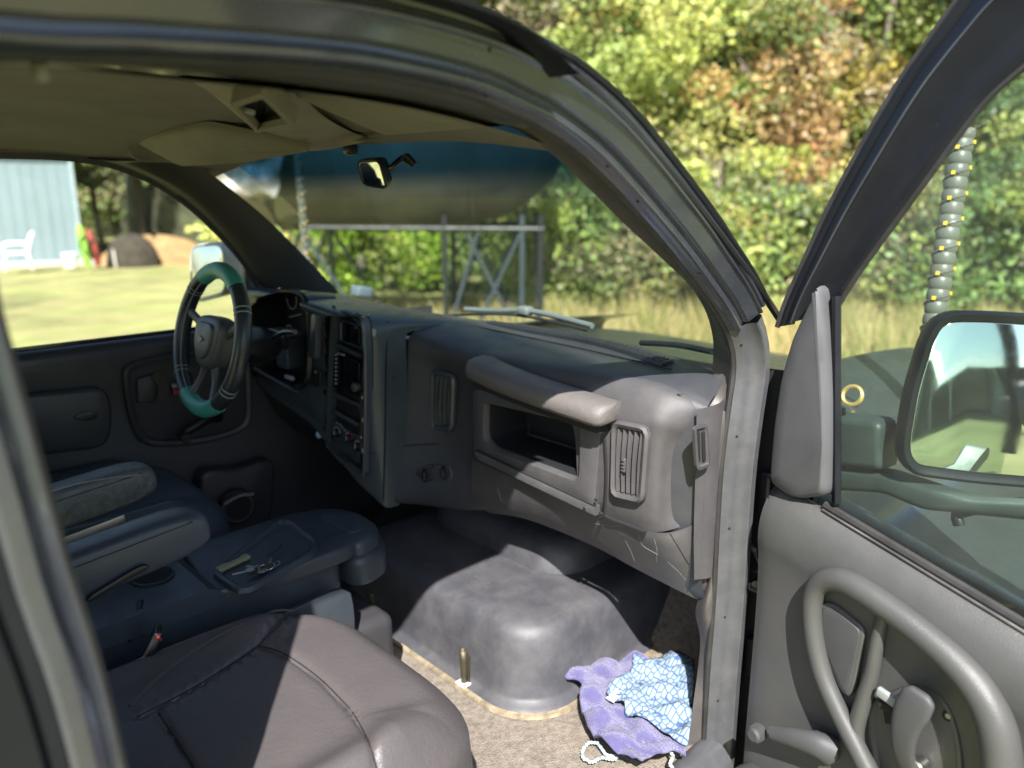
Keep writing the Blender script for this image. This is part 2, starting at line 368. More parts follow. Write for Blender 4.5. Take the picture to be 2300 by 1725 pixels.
M['deepwood'] = material('deep_wood', (.045, .05, .025), .95, var=.6, vscale=1.2, bump2=1, b2scale=3)
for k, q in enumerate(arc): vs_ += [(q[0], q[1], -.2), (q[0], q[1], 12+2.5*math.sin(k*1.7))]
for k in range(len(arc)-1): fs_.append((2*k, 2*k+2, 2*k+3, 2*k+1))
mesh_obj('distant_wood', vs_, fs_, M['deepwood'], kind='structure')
T = [ # px, depth, height, radii, palette, leaf label
 ('vine_covered_tree', 1480, 13.2, 8.8, (1.5, 1.4), 'yg', 'broad yellow-green tree seen directly above the sloping windshield pillar', 80),
 ('broadleaf_tree', 1250, 14.5, 10, (1.6, 1.4), 'dull', 'thin brownish tree with grey stems behind the top of the roof rail', 45),
 ('rust_leaved_tree', 1765, 13.2, 6.0, (.75, .8), 'rust', 'rust-orange leaved tree left of the black door window frame', 42),
 ('broadleaf_tree', 1680, 14.4, 9.4, (1.5, 1.2), 'yg', 'tall yellow-green tree rising behind the rust-orange tree', 66),
 ('golden_tree', 1985, 14.2, 7.8, (1.5, 1.3), 'gold', 'golden yellow tree behind the black door window frame', 62),
 ('broadleaf_tree', 2210, 12.6, 6.8, (1.5, 1.2), 'green', 'green leafy tree behind the LED whip at the right', 66),
 ('broadleaf_tree', 2480, 13.5, 8.5, (1.6, 1.4), 'dull', 'dull olive tree beyond the large wing mirror', 50),
 ('shrub', 1620, 11.9, 2.7, (1.3, 1.0), 'yg', 'low yellow-green shrub just left of where door frame meets pillar', 40),
 ('shrub', 1390, 12.6, 3.2, (1.2, 1.0), 'green', 'green shrub seen through the right part of the windshield', 44),
 ('shrub', 1960, 11.4, 2.3, (1.3, .8), 'dull', 'olive shrub behind the dry grass just right of the mirror sail', 46),
 ('shrub', 2120, 11.2, 2.0, (1.2, .8), 'green', 'green shrub behind the dry grass at the foot of the right whip light', 46),
 ('shrub', 2330, 11.0, 2.4, (1.4, .8), 'green', 'green shrub behind the top of the wing mirror', 46),
 ('shrub', 1790, 11.8, 2.0, (1.0, .8), 'green', 'low green shrub behind the black door window frame', 40),
 ('shrub', 1500, 12.0, 1.9, (1.1, .8), 'dull', 'olive shrub hidden partly by the sloping windshield pillar', 40),
 ('shrub', 1290, 12.4, 2.2, (1.1, .8), 'yg', 'yellow-green shrub right of the tank stand', 40),
 ('shrub', 760, 15.2, 2.4, (1.1, .9), 'bright', 'bright shrub at the wood edge under the left end of the tank', 40),
 ('shrub', 940, 15.5, 2.2, (1.1, .9), 'bright', 'bright shrub at the wood edge under the middle of the tank', 40),
 ('shrub', 1130, 15.0, 2.4, (1.1, .9), 'yg', 'yellow-green shrub at the wood edge by the right legs of the stand', 40),
 ('broadleaf_tree', 1100, 17.0, 9.5, (2.2, 1.6), 'bright', 'bright green tree behind the raised tank', 62),
 ('broadleaf_tree', 800, 18.0, 9.5, (2.4, 1.6), 'bright', 'light green tree at the left end of the raised tank', 62),
 ('broadleaf_tree', 420, 27, 9, (2.6, 2.2), 'green', 'green tree seen over the driver side mirror', 66),
 ('broadleaf_tree', 310, 29, 9.5, (2.6, 2.2), 'yg', 'yellow-green tree in the middle of the driver window', 66),
 ('broadleaf_tree', 215, 27.5, 8, (1.6, 1.6), 'gold', 'slim yellow tree at the corner of the blue building', 44)]
for (nm, px, dep, h, rad, pal, lab, ncl) in T:
    sh = nm == 'shrub'
    tree(nm, dirpos(px, dep), h, rad, PAL[pal], lab, ncl=ncl, nl=260, trunk=.05 if sh else .13, cat='shrub' if sh else 'tree',
         group='trees along the wood edge', low=.0 if sh else (.12 if pal in('yg', 'green') else .25), ls=(.030, .066) if dep < 16 else (.06, .12))
# tall dry grass along the wood edge
n = 26000; px = rng.uniform(560, 2750, n); dep = np.where(px > 1300, rng.uniform(7.4, 10.8, n), rng.uniform(9, 12.5, n))
base = A([dirpos(a, b) for a, b in zip(px, dep)]); hh = rng.uniform(.3, .95, (n, 1))*(.55+.5*np.sin(px*.02+dep)[:, None]**2)*np.where(px > 1300, .78, .62)[:, None]
ln = np.hstack([rng.normal(0, .14, (n, 2)), np.zeros((n, 1))]); w = RT*rng.uniform(.008, .02, (n, 1))
Pg = np.stack([base-w, base+w, base+ln+A([0, 0, 1])*hh], 1).reshape(-1, 3)
me = bpy.data.meshes.new('tall_dry_grass'); me.vertices.add(3*n); me.vertices.foreach_set('co', Pg.astype(np.float32).ravel())
me.loops.add(3*n); me.loops.foreach_set('vertex_index', np.arange(3*n, dtype=np.int32)); me.polygons.add(n); me.polygons.foreach_set('loop_start', (np.arange(n)*3).astype(np.int32))
tn = np.where(rng.random((n, 1)) < .3, A([[.20, .24, .05]]), A([[.46, .37, .17]]))*rng.uniform(.6, 1.25, (n, 1))
ca = me.color_attributes.new('tone', 'FLOAT_COLOR', 'POINT'); cc = np.ones((n, 3, 4)); cc[:, :, :3] = tn[:, None, :]; ca.data.foreach_set('color', cc.astype(np.float32).ravel())
me.update(); me.materials.append(M['drygrass']); og = bpy.data.objects.new('tall_dry_grass', me); COL.objects.link(og); og['kind'] = 'stuff'

# ================================================================ things in the yard
M['siding'] = material('blue_metal_siding', (.165, .225, .25), .5, var=.08, vscale=.8)
M['concrete'] = material('concrete', (.42, .40, .35), .9, var=.15)
bl, br = at(-420, 601, 'Z', 0), at(188, 590, 'Z', 0)
bld = thing('metal_building', 'pale blue metal building at the far left behind the lawn', 'building', tuple(br))
vd = nrm(A([br[0]-CAM[0], br[1]-CAM[1], 0])); ca_, sa_ = math.cos(.10), math.sin(.10); wb = A([vd[0]*ca_-vd[1]*sa_, vd[0]*sa_+vd[1]*ca_, 0]); wd = A([wb[1], -wb[0], 0])
Lw = 8.; bl = br-wd*Lw; c0 = (bl+br)/2
rbox('wall', c0+wb*4+A([0, 0, 1.9]), (Lw, 8, 3.8), .0, M['siding'], bld, ax=[wd, wb, [0, 0, 1]])
rib = None
for k in range(int(Lw/.3)):
    q = bl+wd*(.1+k*.3)-wb*.012+A([0, 0, 1.9])
    if rib is None: rib = rbox('siding_rib', (0, 0, 0), (.05, .012, 3.78), 0, M['siding'], bld, ax=[wd, wb, [0, 0, 1]]); r0 = rib
    else: r0 = rib.copy(); COL.objects.link(r0)
    r0.location = q
rbox('corner_trim', br-wb*.03+A([0, 0, 1.9]), (.09, .08, 3.84), .01, material('pale_trim', (.26, .33, .35), .5), bld, ax=[wd, wb, [0, 0, 1]])
rbox('roof', c0+wb*3.7+A([0, 0, 3.9]), (Lw+.6, 9, .16), .02, material('roof_metal', (.5, .5, .48), .4), bld, ax=[wd, wb, [0, 0, 1]])
rbox('apron', c0-wb*.45+wd*.6+A([0, 0, .05]), (Lw+1.2, 1.1, .1), .01, M['concrete'], bld, ax=[wd, wb, [0, 0, 1]])
def leaner(nm, px0, px1, py0, py1, mat, lab, dep):
    a, b = at(px0, py1, 'Z', .1), None; t = thing(nm, lab, 'kayak', tuple(a), 'boats leaning at the building corner')
    h = (py1-py0)/F*20; lean = wd*((px1-px0)/F*20)
    p = cr([a, a+lean*.2+A([0, 0, h*.3]), a+lean*.6+A([0, 0, h*.7]), a+lean+A([0, 0, h])], 5); m = len(p)
    tube('hull', p, [max(.02, .12*math.sin(math.pi*(.06+.88*i/(m-1)))**.6) for i in range(m)], mat, t, n=10)
    tube('cockpit_rim', [p[m//2]+(-wb)*.155+wd*.09*math.cos(q)+A([0, 0, .22])*math.sin(q) for q in np.linspace(0, 6.28, 14, endpoint=False)], .018, M['black'], t, n=6, closed=True)
leaner('kayak', 198, 190, 505, 600, material('lime_hull', (.25, .5, .07), .4), 'lime green kayak standing on end at the building corner', 20)
leaner('kayak', 222, 208, 515, 598, material('red_hull', (.30, .05, .04), .5), 'red kayak standing on end beside the lime green one', 20)
# chair
wp = M['white_pl']; ch0 = at(42, 606, 'Z', .1)
ch = thing('patio_chair', 'white plastic patio armchair on the concrete in front of the blue building', 'chair', tuple(ch0))
cx, cy = wd, -wb
def cp(a, b, z): return ch0+cx*a+cy*b+A([0, 0, z])
for a, b in ((-.24, -.22), (.24, -.22), (-.24, .24), (.24, .24)): tube('leg', [cp(a*1.2, b*1.15, 0), cp(a, b, .42)], [.02, .032], wp, ch, n=8)
rbox('seat', cp(0, 0, .42), (.5, .5, .035), .015, wp, ch, ax=[cx, cy, [0, 0, 1]])
bk = [cp(.24, y, .44) for y in np.linspace(-.23, .23, 6)]
for q in bk: tube('back_slat', [q, q+cx*.14+A([0, 0, .44])], .026, wp, ch, n=6)
tube('top_rail', cr([bk[0]+cx*.13+A([0, 0, .38]), (bk[0]+bk[-1])/2+cx*.17+A([0, 0, .48]), bk[-1]+cx*.13+A([0, 0, .38])], 5), .03, wp, ch, n=8)
for b in (-.25, .25): tube('armrest', cr([cp(-.26, b, .4), cp(-.24, b, .62), cp(0, b, .66), cp(.3, b, .64)], 4), .026, wp, ch, n=8)
bq = at(160, 600, 'Z', .1)
bk_ = thing('bucket', 'white bucket on the concrete by the blue wall', 'bucket', tuple(bq))
cyl('bucket_body', bq, (0, 0, 1), .15, .34, wp, bk_, r2=.19); tube('bucket_rim', [bq+A([.19*math.cos(q), .19*math.sin(q), .34]) for q in np.linspace(0, 6.28, 20, endpoint=False)], .014, wp, bk_, n=6, closed=True)
# leaf covered mound with a culvert pipe
FWH = nrm(A([FW[0], FW[1], 0])); mq = dirpos(335, 22.5); mound_m = material('fallen_leaves_soil', (.27, .16, .075), .95, var=.4, vscale=3, dust=(.36, .25, .10), dusta=.7, dscale=2, bump2=1, b2scale=10)
rings = []
for i in range(9):
    t = i/8; rings.append([mq+RT*(1.9*math.cos(q)*(1-t*.95)*(1+.1*math.sin(3*q)))+A([FW[0], FW[1], 0])*(1.6*math.sin(q)*(1-t*.95))+A([0, 0, 0.70*math.sin(t*math.pi/2)*(1+.12*math.sin(2*q+1))]) for q in np.linspace(0, 6.28, 30, endpoint=False)])
loft('leafy_mound', rings, mound_m, None, caps=(False, True), kind='structure')
hq = dirpos(278, 20.9); hp = thing('dirt_heap', 'low dark shaded heap of dirt in front of the orange leaf mound', 'heap', tuple(hq))
rings = []
for i in range(9):
    t = i/8; rings.append([hq+RT*(.72*math.cos(q)*(1-t**2*.97)*(1+.08*math.sin(3*q)))+FWH*(.5*math.sin(q)*(1-t**2*.97))+A([0, 0, .86*math.sin(t*math.pi/2)*(1+.06*math.sin(2*q))]) for q in np.linspace(0, 6.28, 30, endpoint=False)])
loft('heap_body', rings, material('dark_soil', (.035, .028, .020), .95, var=.4, vscale=6, bump2=1, b2scale=14), hp, caps=(False, True))
tube('pale_stick', cr([hq-FWH*.55+RT*-.18+A([0, 0, .02]), hq-FWH*.5+RT*-.22+A([0, 0, .25]), hq-FWH*.35+RT*-.30+A([0, 0, .5])], 4), .03, M['concrete'], hp, n=6)
# raised tank on stand (seen through the windshield)
TX = RT; TY = nrm(A([FW[0], FW[1], 0])); tc = dirpos(905, 10.5)
tank_m = material('weathered_tank_paint', (.14, .135, .11), .75, var=.35, vscale=1.2, dust=(.13, .095, .055), dusta=.6, dscale=2.5)
tk = thing('storage_tank', 'long weathered tan tank raised on a steel stand ahead of the truck', 'tank', tuple(tc))
tz = 2.84; R_ = 1.35
lp = []
for s, r in [(-2.75, .05), (-2.7, .5), (-2.5, .95), (-2.1, 1.22), (-1.5, 1.33), (0, 1.35), (.9, 1.3), (1.4, 1.15), (1.8, .9), (2.1, .6), (2.2, .2), (2.21, .02)]:
    lp.append([tc+TX*s+(TY*math.cos(q)+A([0, 0, 1])*math.sin(q))*r+A([0, 0, tz]) for q in np.linspace(0, 6.28, 36, endpoint=False)])
loft('tank_shell', lp, tank_m, tk)
for s in (-1.6, -.3, 1.0):
    tube('weld_band', [tc+TX*s+(TY*math.cos(q)+A([0, 0, 1])*math.sin(q))*1.345+A([0, 0, tz]) for q in np.linspace(0, 6.28, 40, endpoint=False)], .02, tank_m, tk, n=6, closed=True)
st_m = material('grey_steel', (.06, .075, .085), .5, metal=.3); dk_m = material('dark_steel', (.018, .02, .02), .5)
st = thing('steel_stand', 'grey braced steel stand under the tan tank', 'stand', tuple(tc))
def zt(s): return tz-1.3
for s, m_ in ((-1.2, st_m), (.62, dk_m), (1.86, dk_m), (1.62, st_m)):
    for y in (-.75, .75): tube('leg', [tc+TX*s+TY*y, tc+TX*s+TY*y+A([0, 0, tz-1.12])], .036, m_, st, n=8)
for y in (-.75, .75):
    tube('cross_beam', [tc+TX*-1.3+TY*y+A([0, 0, tz-1.28]), tc+TX*1.9+TY*y+A([0, 0, tz-1.30])], .036, dk_m, st, n=8)
    for s0, s1 in ((-1.75, -1.25), (-.35, -1.2), (.62, 1.05), (1.6, .9), (.95, 1.6)):
        tube('brace', [tc+TX*s0+TY*y+A([0, 0, .1]), tc+TX*s1+TY*y+A([0, 0, tz-1.35])], .024, st_m, st, n=6)
# crumpled pale tarp on the tank's left end
tp0 = tc+TX*-1.75-TY*1.0
def tarp(G):
    h = np.sin(G[..., 0]*9+G[..., 2]*7)*.05+np.sin(G[..., 2]*17+G[..., 1]*11)*.04
    return G-TY*h[..., None]
surf('crumpled_tarp', [[tp0+TX*(-.75+.32*i+.1*j*(1-i/2.5))+A([0, 0, 3.3-.33*j-.05*(i % 2)])-TY*(.45+.08*(i % 2)) for i in range(6)] for j in range(5)],
     material('silver_tarp', (.27, .25, .22), .45, bump2=1, b2scale=9, var=.3), None, disp=tarp, su=8, sv=8, thick=.01, angle=25,
     label='crumpled pale tarp hanging over the left end of the tan tank', category='tarp')
# behind the camera: metal shed and parked four-wheel drive, seen in the wing mirror
SH = A([-5.5, -14, 0])
sh = thing('open_shed', 'long dark shed with white corrugated roof reflected in the wing mirror', 'building', tuple(SH))
wallm = material('shed_wall', (.07, .075, .07), .7); roofm = material('white_roof', (.72, .74, .74), .35)
rbox('wall', SH+A([0, -3, 1.5]), (16.4, 5, 3), 0, wallm, sh)
for k in range(8): rbox('post', SH+A([-7.7+k*2.2, -.05, 1.45]), (.14, .14, 2.9), .01, M['white_pl'], sh)
nr = 120; Vr = []; Fr = []
for i in range(nr+1):
    x = -8.4+i*16.8/nr; z = .04*(i % 2); Vr += [(SH[0]+x, SH[1]+.9, 2.95+z), (SH[0]+x, SH[1]-3, 4.0+z)]
for i in range(nr): Fr.append((2*i, 2*i+2, 2*i+3, 2*i+1))
mesh_obj('corrugated_roof', Vr, Fr, roofm, sh, smooth=False)
JP = A([-.1, -10.2, 0]); jm = material('dark_blue_paint', (.02, .03, .05), .25, coat=.5)
jp = thing('parked_suv', 'dark blue four-wheel drive parked on the lawn, reflected in the wing mirror', 'car', tuple(JP))
rbox('body', JP+A([0, 0, .95]), (4.2, 1.75, .75), .1, jm, jp)
rbox('cabin', JP+A([-.45, 0, 1.6]), (2.9, 1.6, .62), .1, jm, jp, taper=lambda v: (v.x*(.84 if v.z > 0 else 1), v.y*(.88 if v.z > 0 else 1), v.z))
for s in (-1, 1):
    rbox('side_window', JP+A([-.45, s*.77, 1.6]), (2.1, .06, .4), .02, M['screen'], jp)
    for x in (-1.3, 1.3):
        w_ = cyl('wheel', JP+A([x, s*.72, .42]), (0, s, 0), .42, .26, M['rubber'], jp, n=28, bev=.04); cyl('rim', JP+A([x, s*.93, .42]), (0, s, 0), .22, .07, M['metal'], w_, n=20)
rbox('bumper', JP+A([2.15, 0, .65]), (.18, 1.7, .2), .04, M['black'], jp); rbox('hood', JP+A([1.35, 0, 1.36]), (1.4, 1.6, .12), .05, jm, jp)
exec_truck = True

# ================================================================ THE TRUCK
truck = thing('truck', 'charcoal work truck with its passenger door open, seen into the dark cab', 'truck', (0.6, 0, 0))
PX = A([1., 0, 0]); PY = A([0, 1., 0]); PZ = A([0, 0, 1.])
yS = -.82
seal_px = [(-60, 108), (0, 108), (300, 118), (700, 140), (881, 163), (1062, 205), (1167, 250), (1242, 288), (1351, 375), (1500, 540), (1572, 633), (1620, 700), (1652, 765), (1660, 830), (1648, 920), (1632, 1050), (1622, 1200), (1614, 1350), (1600, 1523), (1587, 1722)]
seal = [at(a, b, 'Y', yS) for a, b in seal_px]
seal[0] = A([-.25, yS, 2.11]); seal = [A([-.7, yS, 2.08])]+seal
seal += [A([1.45, yS, .52])]
sealS = resample(cr(seal, 6), 110)
# jamb of the door opening: light roll, flat band, ridges, outer skin
jamb = [(-.004, -.004), (0, .006), (.002, .015), (.005, .019), (.009, .020), (.019, .0155), (.022, .0155), (.024, .022), (.027, .028), (.040, .035), (.050, .041), (.053, .047), (.056, .048), (.061, .044), (.063, .037), (.066, .036), (.069, .043), (.073, .045), (.079, .041), (.081, .036), (.083, .036), (.085, .046), (.088, .050), (.091, .046), (.0915, .030), (.089, .012)]
upper = [i for i in range(len(sealS)) if sealS[i][2] > 1.74 or sealS[i][0] < .9]
lo = upper[-1]
sweep('door_jamb', sealS[:lo+2], jamb, M['paint'], truck, angle=30)
jamb2 = [(-.004, -.004), (.002, .006), (.006, .012), (.014, .016), (.022, .023), (.027, .034), (.029, .044), (.032, .0465), (.040, .046), (.050, .046), (.054, .043), (.056, .03), (.057, -.02), (.058, -.06)]
sweep('hinge_pillar', sealS[lo+1:], jamb2, M['paint_dirty'], truck, angle=30)
tube('weatherstrip', sealS+PY*.012-0*PZ, .0085, M['rubber'], truck, n=8)
# roof drip visor, black, above the opening
rv = [at(a, b, 'Y', -.905) for a, b in [(700, -75), (900, -30), (1040, 8), (1180, 68), (1290, 160)]]; rv = [rv[0]-PX*.6+PZ*.0]+rv
loft('drip_visor', [[p+PY*.05+PZ*.008, p+PY*.015+PZ*.002, p-PY*.008+PZ*.003, p-PY*.010+PZ*.010*w_, p+PY*.01+PZ*.013*w_, p+PY*.055+PZ*.012*w_] for p, w_ in zip(resample(cr([q-PZ*.006 for q in rv], 6), 30), [1]*24+[.9, .75, .6, .45, .3, .15])], M['frame_black'], truck)
ov = [at(a, b, 'Y', -.86) for a, b in [(1287, 162), (1351, 222), (1500, 382), (1600, 505), (1700, 640), (1750, 715)]]
tube('windshield_moulding', cr(ov, 6), .008, M['black'], truck, n=8)
# small jamb screws, set on the sheet metal
from mathutils.bvhtree import BVHTree
def onto(objs, a, b):
    o0, d0 = Vector(CAM), Vector(ray(a, b)).normalized(); best = None
    for o in objs:
        me = o.data; t = BVHTree.FromPolygons([v.co for v in me.vertices], [p.vertices[:] for p in me.polygons]); h = t.ray_cast(o0, d0)
        if h[0] is not None and (best is None or h[3] < best[3]): best = h
    return best
jobs = [o for o in truck.children if o.name.startswith(('door_jamb', 'hinge_pillar'))]; scr = None
for a, b in [(1365, 373), (1433, 452), (1572, 612), (1665, 775), (1655, 980), (1638, 1187), (1628, 1386), (1612, 1574), (1100, 110), (1090, 215)]:
    h = onto(jobs, a, b)
    if h is None: continue
    n_ = h[1] if h[1].dot(Vector(ray(a, b))) < 0 else -h[1]
    if scr is None: scr = cyl('screw', (0, 0, -.0005), (0, 0, 1), .0030, .0016, M['void'], truck, n=8); q_ = scr
    else: q_ = scr.copy(); COL.objects.link(q_)
    q_.rotation_mode = 'QUATERNION'; q_.rotation_quaternion = n_.to_track_quat('Z', 'Y'); q_.location = h[0]
# passenger A-pillar trim
ge = [at(a, b, 'Y', -.735) for a, b in [(1127, 280), (1177, 300), (1279, 380), (1387, 488), (1500, 593), (1547, 640), (1583, 695), (1600, 752), (1602, 800), (1597, 838), (1583, 864), (1555, 879), (1522, 884)]]
g1 = resample(cr(ge, 6), 50); i0 = next(i for i in range(len(sealS)) if sealS[i][0] > .82)
zc = [i for i in range(len(sealS)) if sealS[i][2] > 1.47]
g2 = resample([s+PY*.008 for s in sealS[i0:zc[-1]+1]], 50)
mids = lambda t, h: [a*(1-t)+b*t+nrm(np.cross(g2[min(i+1, 49)]-g2[max(i-1, 0)], -PY))*(-h)+PY*h*.4 for i, (a, b) in enumerate(zip(g2, g1))]
loft('pillar_trim', [list(g2), mids(.12, .004), mids(.35, .006), mids(.7, .006), mids(.93, .002), list(g1), [p+nrm(p-CAM)*.03 for p in g1]], M['trim'], truck, closed=False)
# kick panel between dash end and jamb
kp = [[at(1600,  905, 'Y', -.76), at(1612, 915, 'Y', -.79), at(1640, 930, 'Y', yS+.008)],
      [at(1606,  970, 'Y', -.76), at(1612, 985, 'Y', -.80), at(1637, 985, 'Y', yS+.006)],
      [at(1606,  1180, 'Y', -.76), at(1605, 1180, 'Y', -.80), at(1618, 1190, 'Y', yS+.006)],
      [at(1588, 1300, 'Y', -.78), at(1596, 1300, 'Y', -.80), at(1612, 1300, 'Y', yS+.006)],
      [at(1562, 1370, 'Y', -.76), at(1585, 1370, 'Y', -.80), at(1610, 1370, 'Y', yS+.006)],
      [at(1573, 1440, 'Y', -.77), at(1590, 1440, 'Y', -.80), at(1606, 1440, 'Y', yS+.006)],
      [at(1560, 1560, 'Y', -.78), at(1580, 1560, 'Y', -.80), at(1597, 1560, 'Y', yS+.006)],
      [at(1533, 1740, 'Y', -.78), at(1562, 1740, 'Y', -.80), at(1584, 1740, 'Y', yS+.006)],
      [at(1515, 1840, 'Y', -.78), at(1548, 1840, 'Y', -.80), at(1570, 1840, 'Y', yS+.006)]]
surf('kick_panel', kp, M['trim'], truck, su=4, sv=4)
# header garnish above the door
lo_px = [(-60, 140), (0, 137), (70, 133), (98, 129), (362, 146), (542, 167), (723, 196), (881, 218), (1026, 250), (1116, 274), (1150, 272)]
lw = resample(cr([at(a, b, 'Y', -.74) for a, b in lo_px], 5), 60); up = resample([s+PY*.01 for s in sealS[next(i for i in range(110) if sealS[i][0] > .1):i0+2]], 60)
def gl(t, h): return [a*(1-t)+b*t-PZ*h for a, b in zip(up, lw)]
loft('header_garnish', [gl(0, 0), gl(.15, .006), gl(.45, .010), gl(.8, .006), gl(1, 0), [p+PZ*.012+PY*.012 for p in lw]], M['trim_dark'], truck, closed=False)
rbox('garnish_joint', at(84, 122, 'Y', -.772), (.012, .02, .05), .003, M['vinyl_tan'], truck)
# B pillar
bp = [at(a, b, 'Y', -.85) for a, b in [(0, 713), (25, 803), (119, 1147), (152, 1270), (217, 1469), (278, 1722)]]
bp = [A([.135, -.83, 2.14])]+bp+[A([.20, -.85, 1.2]), A([.20, -.85, .55])]; bp = resample(cr(bp, 5), 40)
sweep('rear_pillar', bp, [(-.02, -.08), (0, 0), (-.002, .008), (-.004, .010), (-.012, .012), (-.020, .018), (-.028, .030), (-.034, .032), (-.044, .034), (-.050, .030)], M['paint'], truck, sides=[(0, -1, 0)]*40, angle=30)
sweep('rear_pillar_shaded', bp, [(-.047, .028), (-.052, .022), (-.064, .020), (-.072, .030), (-.10, .034), (-.18, .034), (-.30, .03), (-.7, .03)], M['frame_black'], truck, sides=[(0, -1, 0)]*40, angle=30)  # outer pillar in black: its shade is put into the colour
tube('weatherstrip', bp+A([-.006, .0, 0]), .010, M['rubber'], truck, n=8)
# roof skin, headliner
hg = []
for y in (-.745, -.6, -.35, 0, .35, .6, .80):
    z = 2.185-.075*(abs(y)/.8)**2.2
    hg.append([A([-1.2, y, z-.03]), A([-.4, y, z]), A([.3, y, z]), A([.62, y, z-.004]), A([.85, y, z-.028]), A([1.06+.03*(1-abs(y)), y, z-.062-.012*(1-abs(y))])])
surf('headliner', hg, M['head'], truck, su=5, sv=5)
rg_ = [[A([x, y, 2.208+.03*(1-(y/.86)**2)-max(0, x-.55)**2*.34-.02*(abs(y) > .8)]) for x in (-1.2, -.4, .3, .6, .85, 1.02, 1.13-.12*(y/.8)**2)] for y in (-.86, -.8, -.4, 0, .4, .80, .88)]
surf('roof_skin', rg_, M['paint'], truck)
# windshield: glass, tint band
def ws(t, y):      # t 0 bottom .. 1 top
    b = A([1.72-.19*(y/.80)**2, y, 1.585]); tp = A([1.13-.13*(y/.80)**2, y*.95, 2.135]); p = b*(1-t)+tp*t
    return p+A([.035, 0, .035])*math.sin(math.pi*t)*.8
ys_ = np.linspace(-.81, .81, 17)
surf('windshield', [[ws(t, y) for y in ys_] for t in np.linspace(-.02, 1.02, 8)], M['wglass'], truck, su=2, sv=2)
surf('tint_band', [[ws(t, y)-A([.006, 0, .006]) for y in ys_] for t in (.70, .80, .90, 1.02)], M['tint'], truck, su=3, sv=2)
# sun visors (cushioned plates)
def visor(pts, th, mat, axis, nm='sun_visor', r=.012, N=60):
    return plate(nm, inset(poly_outline(pts, .022, N), .0), axis, th, r, mat, truck, crown=.004)
vP = [at(652, 216, 'Z', 2.155), at(720, 198, 'Z', 2.15), at(1120, 262, 'Z', 2.11), at(1150, 283, 'Z', 2.105), at(900, 303, 'Z', 2.105), at(862, 306, 'Z', 2.105)]
v1 = visor([vP[0]+PZ*.02, vP[1]+PZ*.02, vP[2]+PZ*.02, vP[3]+PZ*.02, vP[4]+PZ*.02, vP[5]+PZ*.02], .022, M['vinyl_tan'], (0.12, 0, -1))
v2 = visor([at(302, 304, 'Y', .62), at(470, 271, 'Y', .17), at(630, 305, 'Y', .05), at(705, 325, 'Y', -.02), at(560, 352, 'Y', .30), at(412, 362, 'Y', .58)], .02, M['vinyl_tan'], (-.35, 0, -1))
# bracket pocket around driver visor end
plate('visor_pocket', smooth_outline([at(290, 305, 'Y', .66), at(283, 335, 'Y', .68), at(305, 358, 'Y', .68), at(360, 362, 'Y', .66), at(400, 360, 'Y', .62), at(340, 320, 'Y', .62)], 40), (0, -1, -.3), .02, .008, M['head'], truck)
# overhead console
oc = [[at(405, 168, 'Z', 2.175), at(560, 180, 'Z', 2.17), at(700, 196, 'Z', 2.165)],
      [at(480, 215, 'Z', 2.165), at(570, 205, 'Z', 2.15), at(690, 225, 'Z', 2.155)],
      [at(555, 278, 'Z', 2.145), at(640, 285, 'Z', 2.125), at(740, 270, 'Z', 2.135)],
      [at(600, 308, 'Z', 2.135), at(680, 318, 'Z', 2.112), at(800, 300, 'Z', 2.125)],
      [at(640, 335, 'Z', 2.115), at(720, 338, 'Z', 2.098), at(850, 312, 'Z', 2.11)],
      [at(680, 338, 'Z', 2.105)+A([.03, 0, .02]), at(740, 334, 'Z', 2.10)+A([.03, 0, .02]), at(860, 306, 'Z', 2.11)+A([.03, 0, .02])]]
ohc = surf('overhead_console', oc, M['console_oh'], truck, su=10, sv=12, hole=lambda c: (lambda d: inpoly(1150+F*(d@RT)/(d@FW), 862.5-F*(d@UP)/(d@FW), [(526, 225), (592, 202), (656, 270), (580, 284)]))(c-CAM))
oq = [at(516, 222, 'Z', 2.141), at(594, 195, 'Z', 2.141), at(668, 272, 'Z', 2.112), at(578, 289, 'Z', 2.112)]
dn = nrm(np.cross(oq[1]-oq[0], oq[2]-oq[1])); dn = dn if dn[2] < 0 else -dn
oq = [atp(a, b, oq[0], dn) for a, b in ((516, 222), (594, 195), (668, 272), (578, 289))]
ofr = poly_outline(oq, .012, 48)
loft('console_opening_frame', [ofr-dn*.02, ofr+dn*.008, inset(ofr, .004)+dn*.010, inset(ofr, .012)+dn*.009, inset(ofr, .014)-dn*.002], M['vinyl_tan'], ohc, caps=(False, False))
loft('console_opening', [inset(ofr, .010)+dn*.004, inset(ofr, .012)-dn*.016], M['void'], ohc, caps=(False, True))
cyl('map_light', at(563, 247, 'Z', 2.128), dn, .008, .006, M['stitch'], ohc, n=12)
# rear-view mirror
mg = [at(805, 364, 'X', 1.03), at(851, 361, 'X', 1.05), at(868, 421, 'X', 1.07), at(818, 413, 'X', 1.05)]
mn = nrm(np.cross(mg[1]-mg[0], mg[2]-mg[1])); mn = mn if mn@(CAM-mg[0]) > 0 else -mn
mo = poly_outline(mg, .012, 40)
mh = loft('rear_view_mirror', [inset(mo, .002)-mn*.035, inset(mo, -.003)-mn*.022, inset(mo, -.005)-mn*.002, inset(mo, -.004)+mn*.003, inset(mo, .0)+mn*.003], M['black'], truck, caps=(True, False))
plate('mirror_face', inset(mo, .0005), mn, .003, .001, M['mirror'], mh)
mc = A(mg).mean(0)-mn*.03; ap = at(915, 350, 'X', 1.13)
tube('mirror_stem', cr([mc, at(878, 376, 'X', 1.09), at(900, 357, 'X', 1.12), ap], 4), .007, M['black'], mh, n=8)
